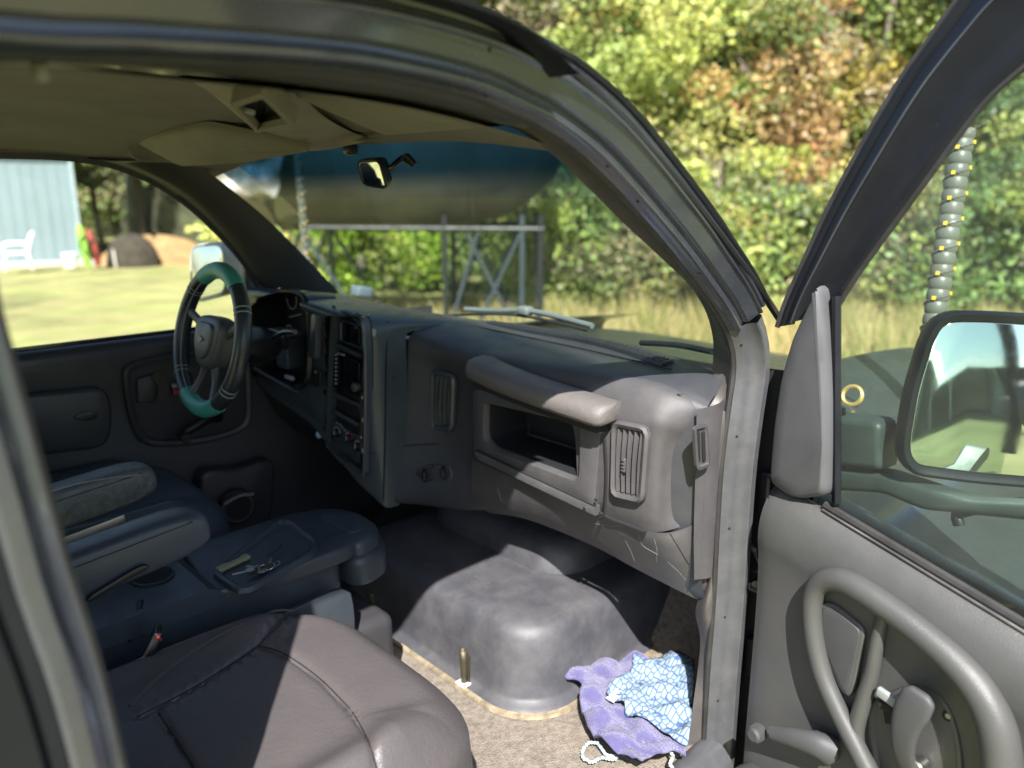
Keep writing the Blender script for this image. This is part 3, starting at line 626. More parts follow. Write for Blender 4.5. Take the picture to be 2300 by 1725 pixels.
plate('mirror_mount', poly_outline([at(905, 346, 'X', 1.12), at(918, 343, 'X', 1.12), at(938, 366, 'X', 1.13), at(930, 373, 'X', 1.13), at(910, 360, 'X', 1.12)], .006, 30), mn, .012, .003, M['black'], mh)
rbox('sensor_knob', at(787, 334, 'X', 1.08), (.03, .035, .03), .01, M['black'], truck)
# ---------------- driver side body
dp_ = [(-60, 350), (0, 352), (130, 356), (230, 370), (320, 402), (400, 450), (470, 512), (530, 578), (575, 640)]
dw = resample(cr([at(a, b, 'Y', .83) for a, b in dp_], 5), 50)
loft('driver_window_seal', [[p for p in dw], [p-PY*.01-PZ*.006 for p in dw], [p-PY*.012+PZ*.012+PX*.004 for p in dw], [p+PY*.01+PZ*.02+PX*.006 for p in dw]], M['black'], truck, closed=False)
dg = resample(cr([at(a, b, 'Y', .72) for a, b in [(400, 355), (432, 362), (500, 410), (600, 492), (700, 592), (762, 658)]], 5), 50)
dwu = [p+PZ*.012-PY*.012+PX*.004 for p in resample(dw[14:], 50)]
dmid = lambda t, h: [a*(1-t)+b*t+A([-.6, -.5, -.6])*h for a, b in zip(dwu, dg)]
loft('driver_pillar_trim', [dwu, dmid(.1, .012), dmid(.35, .02), dmid(.7, .014), dg, [p+nrm(p-CAM)*.03 for p in dg]], M['trim_dark'], truck, closed=False)
dh = resample(dw[:30], 40)
loft('driver_header_garnish', [[p+PZ*.01-PY*.01 for p in dh], [p+PZ*.022-PY*.03 for p in dh], [p+PZ*.045-PY*.045 for p in dh]], M['vinyl_tan'], truck, closed=False)
surf('driver_window_glass', [[A([-.6, .86, z]), A([.3, .86, z]), A([.9, .86, z]), A([1.15, .86, z])] for z in (1.5, 1.8, 2.1)], M['dglass'], truck)
# driver door panel
dd = [[A([x, y, z]) for x in (-.9, -.2, .3, .7, 1.0, 1.2, 1.28)] for y, z in ((.875, 1.553), (.845, 1.562), (.825, 1.545), (.82, 1.50), (.825, 1.35), (.815, 1.15), (.81, .95), (.80, .72))]
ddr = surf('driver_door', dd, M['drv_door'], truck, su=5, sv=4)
rbox('belt_seal', (.15, .868, 1.562), (2.1, .01, .02), .004, M['black'], ddr)
def dY(l, y=.815): return [at(a, b, 'Y', y) for a, b in l]
hz = smooth_outline(dY([(278, 850), (300, 815), (420, 790), (540, 775), (560, 900), (545, 960), (460, 990), (340, 998), (300, 960)]), 60)
loft('handle_bezel', [hz, inset(hz, -.004)-PY*.012, inset(hz, .004)-PY*.018, inset(hz, .016)-PY*.014, inset(hz, .020)+PY*.0], M['drv_door'], ddr, caps=(False, False))
plate('handle_recess', inset(hz, .018), (0, -1, 0), .002, .0005, material('recess', (.026, .025, .026), .6), ddr)
loft('inner_handle', [[p+A([.0, 0, 0]) for p in smooth_outline([at(a, b, 'Y', y) for a, b in [(340, 845), (362, 838), (380, 870), (372, 900), (350, 905), (355, 870)]], 30)] for y in (.81, .785)], M['black'], ddr)
hq = poly_outline(dY([(305, 850), (350, 838), (352, 898), (308, 905)], .806), .01, 36); plate('lock_pocket', hq, (0, -1, 0), .01, .003, M['drv_door'], ddr)
rbox('lock_flag', at(397, 880, 'Y', .80), (.028, .01, .022), .004, M['red'], ddr)
rbox('lock_slider', at(398, 865, 'Y', .80), (.04, .014, .014), .004, M['stitch'], ddr)
tube('window_crank', cr([at(488, 935, 'Y', .80), at(465, 940, 'Y', .76), at(412, 972, 'Y', .75)], 4), [.022, .021, .02, .019, .018, .017, .017, .016, .016], M['black'], ddr, n=12)
cyl('crank_knob', at(408, 978, 'Y', .74), (0, -1, 0), .017, .04, M['black'], ddr, bev=.004)
cyl('door_screw', at(315, 965, 'Y', .806), (0, -1, 0), .007, .004, M['void'], ddr, n=10)
ar = poly_outline(dY([(28, 885), (235, 865), (248, 930), (235, 1000), (60, 1020), (30, 1000)]), .05, 60)
plate('door_armrest_pad', ar, (0, -1, 0), .035, .012, M['drv_door'], ddr)
pr2 = smooth_outline(dY([(165, 938), (185, 926), (215, 925), (215, 938), (190, 945)], .779), 24); plate('pull_cup', pr2, (0, -1, 0), .004, .001, M['black'], ddr)
mp = smooth_outline(dY([(440, 1060), (520, 1045), (600, 1030), (598, 1130), (590, 1190), (520, 1200), (450, 1180)], .80), 50)
plate('door_pocket', mp, (0, -1, 0), .05, .015, M['drv_door'], ddr)
scp = at(530, 1135, 'Y', .735); cyl('speaker_ring', scp, (-.1, -1, .15), .060, .02, M['black'], ddr, n=28, bev=.006)
cyl('speaker_cone', scp-A([0, .021, 0]), (-.1, -1, .15), .043, .004, M['void'], ddr, n=24)
tube('speaker_pale_strip', cr([scp+A([-.05, -.03, .028]), scp+A([0, -.035, .045]), scp+A([.05, -.03, .035])], 4), .005, M['stitch'], ddr, n=6)  # pale grey strip across the speaker ring
# driver's black sail + mirror outside
sl_ = poly_outline([at(545, 560, 'Y', .845), at(620, 640, 'Y', .845), at(630, 690, 'Y', .845), at(545, 700, 'Y', .845)], .02, 36)
plate('driver_sail_trim', sl_, (0, -1, 0), .02, .006, M['black'], truck)
mB = at(478, 600, 'Y', 1.12); mnr = nrm([-1, -.35, 0]); mu = nrm(np.cross(PZ, mnr))
ol = poly_outline([at(432, 555, 'Y', 1.17), at(500, 549, 'Y', 1.0), at(508, 655, 'Y', 1.0), at(434, 675, 'Y', 1.17)], .04, 50)
dm = loft('driver_side_mirror', [inset(ol, .02)-mnr*.11, inset(ol, -.008)-mnr*.07, inset(ol, -.012)-mnr*.01, inset(ol, -.006)+mnr*.006, inset(ol, 0)+mnr*.004], material('mirror_shell', (.30, .30, .28), .4), truck, caps=(True, False))
plate('mirror_face', inset(ol, .001), mnr, .004, .001, M['mirror'], dm)
# ---------------- dash: passenger side
def Q(a, b, x): return at(a, b, 'X', x)
far = [(1.58, .16), (1.64, .40)]
farp = [A([1.640, .175, 1.60]), A([1.675, .05, 1.60]), A([1.68, -.10, 1.60]), A([1.665, -.30, 1.60]), A([1.64, -.45, 1.60]), A([1.58, -.62, 1.60]), A([1.53, -.73, 1.60]), A([1.50, -.775, 1.59])]
mid1 = [A([1.50, .172, 1.615]), A([1.53, .05, 1.605]), A([1.53, -.10, 1.60]), A([1.53, -.28, 1.60]), A([1.52, -.45, 1.60]), A([1.50, -.60, 1.60]), A([1.47, -.72, 1.595]), A([1.46, -.785, 1.57])]
brow = [A([1.38, .17, 1.605]), A([1.41, .05, 1.59]), A([1.41, -.09, 1.58]), A([1.40, -.20, 1.585]), A([1.385, -.40, 1.592]), A([1.40, -.57, 1.59]), A([1.41, -.71, 1.58]), A([1.425, -.79, 1.555])]
ft = [A([1.335, .168, 1.585]), A([1.362, .05, 1.555]), A([1.368, -.09, 1.54]), A([1.36, -.20, 1.55]), A([1.345, -.40, 1.56]), A([1.365, -.57, 1.56]), A([1.375, -.70, 1.55]), A([1.41, -.795, 1.53])]
fm = [A([1.325, .168, 1.50]), A([1.368, .05, 1.47]), A([1.375, -.09, 1.46]), A([1.36, -.20, 1.46]), A([1.35, -.40, 1.46]), A([1.365, -.57, 1.46]), A([1.370, -.70, 1.46]), A([1.41, -.798, 1.44])]
fm2 = [A([1.31, .168, 1.32]), A([1.36, .05, 1.30]), A([1.37, -.09, 1.29]), A([1.365, -.20, 1.29]), A([1.355, -.40, 1.29]), A([1.37, -.57, 1.29]), A([1.375, -.70, 1.28]), A([1.42, -.798, 1.27])]
fl = [A([1.27, .175, 1.15]), A([1.325, .05, 1.16]), A([1.36, -.09, 1.17]), A([1.385, -.20, 1.19]), A([1.40, -.40, 1.20]), A([1.41, -.57, 1.19]), A([1.41, -.70, 1.17]), A([1.43, -.795, 1.15])]
fb = [A([1.25, .18, 1.085]), A([1.31, .09, 1.085]), A([1.365, -.05, 1.095]), A([1.41, -.20, 1.130]), A([1.43, -.40, 1.145]), A([1.435, -.55, 1.13]), A([1.44, -.71, 1.10]), A([1.475, -.79, 1.055])]
ub = [p+A([.06, 0, .012]) for p in fb]
def hole_p(c): return (-.545 < c[1] < -.165 and 1.325 < c[2] < 1.475 and c[0] < 1.45)
dash = surf('dashboard', [farp, mid1, brow, ft, fm, fm2, fl, fb, ub], M['dash'], truck, su=8, sv=8, hole=hole_p, angle=60)
# end cap of dash facing the door
ec = [[A([1.385, -.785, 1.548]), A([1.44, -.803, 1.555]), A([1.50, -.79, 1.56])], [A([1.385, -.790, 1.45]), A([1.45, -.806, 1.45]), A([1.53, -.795, 1.45])], [A([1.395, -.790, 1.27]), A([1.46, -.806, 1.27]), A([1.55, -.795, 1.27])], [A([1.41, -.790, 1.14]), A([1.47, -.803, 1.13]), A([1.56, -.79, 1.12])]]
ecap = surf('dash_end_cap', ec, M['dash_sunlit'], dash, su=5, sv=5)
ve = poly_outline([at(1553, 958, 'Y', -.806), at(1583, 950, 'Y', -.806), at(1589, 1045, 'Y', -.806), at(1560, 1056, 'Y', -.806)], .014, 40)
loft('side_demister', [ve, inset(ve, -.001)-PY*.007, inset(ve, .006)-PY*.008, inset(ve, .010)-PY*.003], M['dash_sunlit'], dash, caps=(False, True))
for a in (1567, 1579): plate('demister_slot', poly_outline([at(a-3, 968, 'Y', -.811), at(a+3, 967, 'Y', -.811), at(a+5, 1036, 'Y', -.811), at(a-1, 1038, 'Y', -.811)], .003, 20), (0, -1, 0), .002, .0005, M['void'], dash)
# sunlit-toned lobes and lower panel: separate moulded pieces lying proud of the dash
def patch(name, rows, mat, par=dash, off=(0, 0, 0), **k): return surf(name, [[A(p)+A(off) for p in r] for r in rows], mat, par, su=6, sv=6, **k)
# right vent lobe
patch('vent_lobe', [[Q(1165, 838, 1.45), Q(1240, 826, 1.45), Q(1350, 832, 1.46), Q(1480, 850, 1.48), Q(1560, 876, 1.485), Q(1602, 895, 1.50)],
                    [Q(1180, 850, 1.39), Q(1250, 838, 1.38), Q(1360, 845, 1.38), Q(1480, 865, 1.39), Q(1555, 898, 1.41), Q(1600, 930, 1.445)],
                    [Q(1250, 905, 1.350), Q(1300, 915, 1.345), Q(1372, 925, 1.340), Q(1470, 935, 1.345), Q(1530, 950, 1.38), Q(1560, 975, 1.415)],
                    [Q(1290, 960, 1.350), Q(1320, 965, 1.345), Q(1362, 975, 1.338), Q(1465, 990, 1.345), Q(1510, 1010, 1.38), Q(1545, 1020, 1.42)],
                    [Q(1300, 1080, 1.350), Q(1320, 1085, 1.348), Q(1352, 1100, 1.345), Q(1455, 1135, 1.348), Q(1500, 1150, 1.38), Q(1550, 1130, 1.425)],
                    [Q(1310, 1130, 1.37), Q(1330, 1135, 1.36), Q(1360, 1160, 1.36), Q(1450, 1190, 1.36), Q(1505, 1190, 1.385), Q(1585, 1160, 1.44)]], M['dash_sunlit'], off=(-.004, 0, 0), angle=70)
# lower trim under glovebox
ldp = patch('lower_dash_panel', [[Q(1065, 1030, 1.345), Q(1200, 1090, 1.345), Q(1340, 1150, 1.345), Q(1400, 1175, 1.35), Q(1500, 1195, 1.37), Q(1588, 1165, 1.435)],
                           [Q(1062, 1090, 1.355), Q(1180, 1125, 1.365), Q(1330, 1175, 1.365), Q(1420, 1210, 1.37), Q(1510, 1225, 1.38), Q(1590, 1195, 1.45)],
                           [Q(1075, 1130, 1.385), Q(1180, 1150, 1.39), Q(1330, 1205, 1.395), Q(1430, 1250, 1.405), Q(1530, 1295, 1.43), Q(1592, 1290, 1.47)],
                           [Q(1100, 1150, 1.41), Q(1190, 1166, 1.415), Q(1330, 1222, 1.42), Q(1430, 1275, 1.43), Q(1530, 1326, 1.455), Q(1585, 1352, 1.49)]], M['dash_sunlit'], off=(-.006, 0, 0), angle=70)
def draped(nm, pxs, r, mat, objs, par, lift=0, n=8, nn=5):
    P_ = resample([A([a, b, 0.]) for a, b in pxs], n); hits = [onto(objs, a, b) for a, b, _ in P_]; pts = [A(h[0])-nrm(ray(a, b))*lift for h, (a, b, _) in zip(hits, P_) if h]
    return tube(nm, pts, r, mat, par, n=nn) if len(pts) > 2 else None
draped('panel_seam', [(1505, 1198), (1530, 1240), (1560, 1290), (1582, 1332)], .0013, M['void'], [ldp], dash, 0, 10)
M['scratch'] = material('pale_scratch', (.24, .235, .23), .7)
for l_ in ([(1435, 1205), (1440, 1222), (1452, 1232), (1478, 1246)], [(1470, 1212), (1476, 1235), (1474, 1262)], [(1405, 1215), (1418, 1240), (1426, 1262)], [(1330, 1175), (1372, 1182), (1400, 1180)], [(1118, 1098), (1124, 1120), (1131, 1128)], [(1500, 1262), (1522, 1282), (1540, 1302)]):
    draped('scratch', l_, .0005, M['scratch'], [ldp], dash, 0, 7, 4)
# vertical seams and left passenger panel
tube('panel_seam', cr([Q(872, 722, 1.268), Q(868, 800, 1.248), Q(866, 950, 1.236), Q(862, 1125, 1.219)], 5), .0022, M['void'], dash, n=6)
tube('panel_seam', cr([Q(885, 1003, 1.285), Q(930, 1000, 1.314), Q(985, 997, 1.350)], 5), .0014, M['void'], dash, n=5)
cp_ = poly_outline([Q(935, 1052, 1.306), Q(960, 1042, 1.325), Q(1012, 1045, 1.346), Q(1018, 1070, 1.346), Q(1005, 1086, 1.342), Q(955, 1092, 1.315), Q(937, 1080, 1.306)], .012, 40)
op_ = plate('outlet_plate', cp_, (-.92, .4, 0), .004, .001, M['dash'], dash)
for a, b in ((954, 1068), (996, 1062)):
    q = Q(a, b, 1.306 if a < 980 else 1.330); tube('outlet_ring', [q+A([-.0175*.4*math.cos(t), -.0175*.92*math.cos(t), .0195*math.sin(t)]) for t in np.linspace(0, 6.28, 24, endpoint=False)], .0022, M['black'], dash, n=6, closed=True)
    cyl('outlet_cap', q-A([.003, 0, 0]), (-.92, .4, 0), .0155, .005, M['dash'], dash, n=24, bev=.002)
cyl('panel_button', Q(973, 1047, 1.330), (-1, .4, 0), .006, .004, M['void'], dash, n=12)
# air vents
def vent(corners, nsl, nm_label, bright, tilt=.35):
    o = poly_outline(corners, .014, 48); n = nrm(np.cross(o[12]-o[0], o[24]-o[12])); n = n if n[0] < 0 else -n
    fr_ = loft('air_vent', [inset(o, -.010)-n*.006, inset(o, -.010)+n*.004, inset(o, -.004)+n*.010, inset(o, .004)+n*.006, inset(o, .006)-n*.022], M['dash_sunlit'] if bright else M['pod'], truck, caps=(False, True))
    fr_['label'] = nm_label
    plate('vent_duct', inset(o, .006)-n*.020, n, .002, .0005, M['void'], fr_)
    c = A(corners); L0 = lambda t: c[0]*(1-t)+c[1]*t; L1 = lambda t: c[3]*(1-t)+c[2]*t; mt = M['dash_sunlit'] if bright else M['wheel_hub']  # dark vent's slats lighter for highlights; the other takes the sun-toned plastic
    for i in range(nsl):
        t = (i+.65)/(nsl+.3); a, b = L0(t), L1(t); up_ = nrm(b-a); a = a+up_*.008; b = b-up_*.008; sd = nrm(np.cross(up_, n)); w = nrm(n*math.cos(tilt)+sd*math.sin(tilt)); tt = nrm(np.cross(w, up_))*.0011
        bowl = n*.006
        loft('slat', [[p-w*.009-tt, p+w*.004-tt+n*h, p+w*.004+tt+n*h, p-w*.009+tt] for p, h in [(a*(1-s)+b*s, .004*math.sin(math.pi*s)) for s in np.linspace(0, 1, 7)]], mt, fr_)
    for s in (.22, .42, .62, .82):
        a, b = c[0]*(1-s)+c[3]*s, c[1]*(1-s)+c[2]*s; d_ = nrm(b-a)
        loft('cross_bar', [[p+PZ*.0012-n*.012, p+PZ*.0012-n*.003, p-PZ*.0012-n*.003, p-PZ*.0012-n*.012] for p in (a+d_*.006, b-d_*.006)], M['wheel_hub'] if not bright else mt, fr_)
    k = (L0(.38)*.45+L1(.38)*.55)+n*.006; u_ = nrm(L1(.4)-L0(.4)); rbox('vent_thumb', k, (.008, .010, .035), .003, mt, fr_, ax=[n, np.cross(u_, n), u_])
    for i in range(4): rbox('thumb_ridge', k+n*.0045+u_*(-.012+.008*i), (.003, .010, .003), .001, mt, fr_, ax=[n, np.cross(u_, n), u_])
    return fr_
vent([Q(976, 836, 1.357), Q(1019, 848, 1.360), Q(1014, 962, 1.360), Q(975, 958, 1.357)], 4, 'dark air vent left of the glovebox', False)
vent([Q(1383, 952, 1.330), Q(1452, 966, 1.330), Q(1440, 1122, 1.332), Q(1380, 1108, 1.332)], 5, 'sunlit air vent right of the glovebox', True, tilt=.5)
# glovebox
gv = [Q(1064, 872, 1.33), Q(1064, 1025, 1.33), Q(1336, 1142, 1.332), Q(1352, 948, 1.332)]
ho = [Q(1087, 902, 1.326), Q(1086, 985, 1.326), Q(1110, 1012, 1.326), Q(1295, 1082, 1.326), Q(1302, 1070, 1.326), Q(1305, 968, 1.326), Q(1290, 950, 1.326)]
GO = resample(poly_outline(gv, .015, 72), 72, True)
def alignto(a, b):
    b = resample(b, len(a), True); best = min(range(len(b)), key=lambda s: np.linalg.norm(np.roll(b, -s, 0)-a)); return np.roll(b, -best, 0)
GH = alignto(GO, poly_outline(ho, .018, 72))
gn = A([-1., 0, 0])
gb = loft('glovebox', [GO-gn*.02, GO+gn*.002, inset(GO, .003)+gn*.004, GH*.85+GO*.15+gn*.003, GH+gn*.002, inset(GH, .004)-gn*.006, inset(GH, .006)-gn*.016], M['dash_sunlit'], truck, caps=(False, False), angle=50)
loft('cubby_liner', [inset(GH, .0055)-gn*.014, inset(GH, .007)-gn*.03, inset(GH, .010)-gn*.15], material('cubby_shade_black', (.012, .013, .016), .5), gb, caps=(False, True), angle=50)  # near-black liner: shade inside the cubby put into the colour
gb['label'] = 'sun-toned glovebox with open dark cubby'
tube('cubby_crease', [Q(1190, 950, 1.45), Q(1186, 975, 1.45), Q(1300, 1010, 1.45)], .003, M['dash'], gb, n=6)
# grab pad over glovebox
ge0, ge1 = Q(1063, 826, 1.30), Q(1362, 932, 1.305)
path = [ge0+A([.03, .012, -.004]), ge0+A([.008, .003, .002]), ge0*.8+ge1*.2+A([-.006, 0, .0]), ge0*.5+ge1*.5+A([-.010, 0, .0]), ge0*.2+ge1*.8+A([-.006, 0, 0]), ge1+A([.004, .004, 0]), ge1+A([.03, -.01, .006])]
pp_ = resample(cr(path, 6), 40); pr3 = [(-.030, -.024), (-.036, -.014), (-.034, .006), (-.022, .021), (.0, .026), (.03, .028), (.06, .02), (.075, .0), (.07, -.014), (.01, -.022), (-.015, -.024)]
loops = []
for i, p in enumerate(pp_):
    e = min(i, len(pp_)-1-i)/3; s = .80+.20*min(1, e)
    loops.append([p+A([a*s, 0, b*s]) for a, b in pr3])
gp = loft('grab_pad', loops, material('grab_pad_vinyl', (.088, .080, .076), .55, grain=.6, gscale=300, bump2=.2, b2scale=50, dust=(.15, .137, .128), dusta=.4), gb, angle=60)
gap_ = [p+A([-.004, 0, -.036]) for p in pp_[3:-3]]
loft('pad_shadow_gap', [[p+A([.03, 0, .014]), p+A([-.012, 0, .014]), p+A([-.006, 0, -.010]), p+A([.03, 0, -.010])] for p in gap_], M['void'], gb)  # solid black slab, the shade under the pad put in as colour
tube('pad_seam', [p+A([-.030, 0, -.016]) for p in pp_[3:-3]], .0016, M['void'], gp.parent, n=5)
# lower glovebox rail with screws
ra, rb_ = Q(1072, 1022, 1.322), Q(1340, 1148, 1.325)
rd = nrm(rb_-ra)
loft('glovebox_rail', [[p+A([.012, 0, .012]), p+A([-.004, 0, .012]), p+A([-.007, 0, .006]), p+A([-.006, 0, -.010]), p+A([.012, 0, -.012])] for p in (ra, ra*.5+rb_*.5, rb_)], M['dash_sunlit'], gb)
for l_ in ([(1358, 985), (1362, 1060), (1358, 1150), (1345, 1165)],): tube('side_gap', cr([Q(a, b, 1.330) for a, b in l_], 5), .0032, M['void'], gb, n=6)
tube('rail_gap', [ra+A([-.004, 0, .0135]), rb_+A([-.004, 0, .0135])], .0022, M['void'], gb, n=6)  # side and rail gaps: black tubes added as the dark between parts
for q in (ra+rd*.012, rb_-rd*.03): cyl('rail_screw', q+A([-.007, 0, -.002]), (-1, 0, 0), .004, .003, M['metal'], gb, n=12)
cyl('latch_screw', Q(1340, 1122, 1.32), (-1, 0, 0), .004, .004, M['metal'], gb, n=12)
# dark gap under the right lobe
tube('lobe_gap', cr([Q(1345, 1150, 1.338), Q(1370, 1165, 1.338), Q(1405, 1178, 1.342), Q(1450, 1196, 1.345)], 4), [.005]*13, M['void'], dash, n=6)
# defroster grille and groove on the dash top
dfa = [A([1.60, y, 1.6045]) for y in (.10, -.1, -.3)]+[A([1.57, -.45, 1.605]), A([1.51, -.62, 1.606])]
loft('defroster_grille', [[p-PX*.028-PZ*.004, p-PX*.022+PZ*.003, p+PX*.022+PZ*.003, p+PX*.028-PZ*.004] for p in resample(cr(dfa, 5), 24)], M['black'], dash)
for k, t in enumerate(resample(cr(dfa, 6), 46)):
    b_ = rbox('grille_bar', (0, 0, 0), (.040, .004, .003), 0, M['dash'], dash) if k == 0 else b_.copy()
    if k: COL.objects.link(b_)
    b_.location = t+PZ*.0045
tube('dash_top_seam', cr([A([1.52, .12, 1.6055]), A([1.52, -.1, 1.603]), A([1.50, -.4, 1.603]), A([1.47, -.66, 1.602])], 6), .002, M['void'], dash, n=5)
# ---------------- driver pod
ysP = [.86, .74, .60, .46, .34, .26, .205, .17, .166]
def rowp(xs, zs): return [A([x, y, z]) for x, y, z in zip(xs, ysP, zs)]
pod_rows = [rowp([1.38, 1.48, 1.55, 1.59, 1.62, 1.63, 1.635, 1.64, 1.66], [1.62, 1.61, 1.60, 1.60, 1.60, 1.60, 1.598, 1.597, 1.58]),
            rowp([1.26, 1.30, 1.32, 1.34, 1.36, 1.37, 1.37, 1.37, 1.40], [1.665, 1.675, 1.678, 1.672, 1.660, 1.650, 1.640, 1.625, 1.60]),
            rowp([1.17, 1.165, 1.165, 1.17, 1.19, 1.20, 1.21, 1.25, 1.33], [1.675, 1.692, 1.698, 1.690, 1.676, 1.664, 1.650, 1.627, 1.60]),
            rowp([1.12, 1.115, 1.115, 1.12, 1.14, 1.155, 1.175, 1.225, 1.32], [1.66, 1.684, 1.690, 1.684, 1.668, 1.655, 1.635, 1.60, 1.57]),
            rowp([1.13, 1.135, 1.14, 1.14, 1.15, 1.165, 1.18, 1.225, 1.32], [1.62, 1.64, 1.64, 1.635, 1.62, 1.61, 1.595, 1.56, 1.54]),
            rowp([1.145, 1.15, 1.15, 1.15, 1.16, 1.17, 1.185, 1.225, 1.32], [1.50, 1.50, 1.50, 1.50, 1.49, 1.48, 1.47, 1.45, 1.43]),
            rowp([1.15, 1.15, 1.15, 1.15, 1.165, 1.18, 1.19, 1.225, 1.31], [1.43, 1.41, 1.39, 1.37, 1.35, 1.33, 1.31, 1.30, 1.28]),
            rowp([1.16, 1.155, 1.155, 1.16, 1.17, 1.185, 1.20, 1.225, 1.29], [1.38, 1.36, 1.34, 1.32, 1.25, 1.20, 1.17, 1.15, 1.14]),
            rowp([1.18, 1.17, 1.17, 1.17, 1.18, 1.19, 1.205, 1.225, 1.27], [1.35, 1.335, 1.31, 1.28, 1.20, 1.145, 1.11, 1.08, 1.075]),
            rowp([1.30, 1.30, 1.30, 1.30, 1.25, 1.25, 1.25, 1.25, 1.28], [1.37, 1.35, 1.33, 1.30, 1.22, 1.16, 1.12, 1.09, 1.08])]
clp = [(565, 690), (590, 665), (640, 652), (685, 665), (697, 720), (697, 830), (688, 862), (660, 872), (600, 845), (570, 830)]
stp = [(748, 712), (758, 702), (790, 708), (817, 745), (818, 1020), (808, 1065), (745, 1010), (736, 960)]
def proj(p):
    d = p-CAM; z = d@FW; return 1150+F*(d@RT)/z, 862.5-F*(d@UP)/z
CLy = [at(a, b, 'X', 1.145) for a, b in clp]; STy = [at(a, b, 'X', 1.178) for a, b in stp]
def hole_pod(c):
    if c[0] > 1.24: return False
    return inpoly(c[1], c[2], [(p[1], p[2]) for p in inset(A(CLy), .004)]) or inpoly(c[1], c[2], [(p[1], p[2]) for p in inset(A(STy), .004)])
pod = surf('instrument_pod', pod_rows, M['pod'], truck, su=10, sv=10, hole=hole_pod, angle=60)
cl = smooth_outline(CLy, 72, 5)
loft('instrument_hood', [inset(cl, -.006)+A([-.0, 0, 0]), inset(cl, -.002)-PX*.012, inset(cl, .004)-PX*.010, inset(cl, .006)+PX*.03, inset(cl, .016)+PX*.11], M['black'], pod, caps=(False, True))
gc = [at(a, b, 'X', 1.24) for a, b in ((655, 700), (640, 735))]
for (a, b, r) in ((655, 672, .032), (612, 712, .045), (650, 745, .022)):
    q = at(a, b, 'X', 1.235); tube('gauge_ring', [q+A([0, r*math.cos(t), r*math.sin(t)]) for t in np.linspace(0, 6.28, 28, endpoint=False)], .0016, M['grey_mark'] if r < .04 else M['black'], pod, n=6, closed=True)
tube('gauge_needle', [at(650, 712, 'X', 1.23), at(676, 706, 'X', 1.23)], .0018, M['grey_mark'], pod, n=5)
# switch box with light knob inside the hood
sb = at(640, 790, 'X', 1.17); rbox('switch_box', sb+PX*.02, (.07, .075, .11), .008, M['pod'], pod)
rbox('switch_shelf', at(640, 745, 'X', 1.15), (.05, .13, .012), .004, M['wheel_hub'], pod)
kn = at(643, 768, 'X', 1.13); cyl('light_knob', kn, (-1, 0, 0), .024, .014, M['black'], pod, n=24, bev=.004); cyl('knob_centre', kn-PX*.014, (-1, 0, 0), .011, .006, M['pod'], pod, n=18, bev=.002)
rbox('switch_label', at(650, 848, 'X', 1.145), (.01, .05, .012), .002, M['grey_mark'], pod)
# centre stack bezel and its contents
stl = smooth_outline(STy, 80, 5)
loft('stack_bezel', [inset(stl, -.008), inset(stl, -.004)-PX*.006, inset(stl, .002)-PX*.004, inset(stl, .004)+PX*.03], M['pod'], pod, caps=(False, False))
plate('stack_backing', inset(stl, .002)+PX*.03, (-1, 0, 0), .002, .0005, M['void'], pod)
def sp(a, b, x=1.195): return at(a, b, 'X', x)
def quad(nm, l, x, mat, th=.01, r=.006, par=pod): return plate(nm, poly_outline([sp(a, b, x) for a, b in l], r, 40), (-1, 0, 0), th, min(.002, th*.4), mat, par)
quad('upper_cubby', [(768, 722), (812, 735), (812, 778), (768, 762)], 1.205, M['screen'], .008)
tube('cubby_frame', resample(poly_outline([sp(a, b, 1.195) for a, b in [(766, 720), (814, 733), (814, 782), (766, 765)]], .004, 40), 40, True), .003, M['pod'], pod, n=6, closed=True)
for y0, y1 in (((742, 768), (812, 800)), ((738, 880), (812, 912)), ((736, 915), (808, 955))):
    tube('divider_bar', [sp(*y0, 1.192), sp(*y1, 1.192)], .0095, M['pod'], pod, n=10, flat=.8)
rad = quad('radio', [(755, 790), (815, 812), (815, 890), (752, 868)], 1.20, M['screen'], .012)
for k in range(8): rbox('radio_button', sp(754.5, 797+k*9.2, 1.184), (.004, .006, .006), .001, M['grey_mark'], rad)
for k in range(3): rbox('radio_button', sp(760+k*6, 794+k*1.5, 1.184), (.004, .005, .006), .001, M['grey_mark'], rad)
cyl('volume_knob', sp(806, 868, 1.18), (-1, 0, 0), .013, .02, M['wheel_hub'], rad, bev=.003)
hv = quad('climate_panel', [(742, 940), (812, 980), (812, 1040), (745, 990)], 1.20, M['pod'], .01)
for (a, b) in ((759, 972), (786, 985), (806, 1003)):
    q = sp(a, b, 1.183); cyl('climate_knob', q, (-1, 0, 0), .0135, .012, M['black'], hv, bev=.002)
    rbox('knob_pointer', q-PX*.0135+PZ*.003, (.002, .003, .014), .0005, M['grey_mark'], hv)
    for (t0, t1, mt) in ((1.7, 3.0, M['grey_mark']), (.1, 1.5, M['red'] if a == 786 else M['grey_mark'])):
        tube('dial_arc', [q+A([-.003, .0185*math.cos(math.pi-t), .0185*math.sin(t)]) for t in np.linspace(t0, t1, 8)], .0014, mt, hv, n=5)
for k, (a, b) in enumerate([(757, 950), (765, 954), (769, 960), (775, 966)]): rbox('panel_icon', sp(a, b, 1.188), (.002, .006, .006), .0005, M['grey_mark'], hv)
cyl('lighter_knob', at(722, 975, 'X', 1.18), (-1, .1, 0), .011, .016, M['pale_blue'], pod, bev=.003)
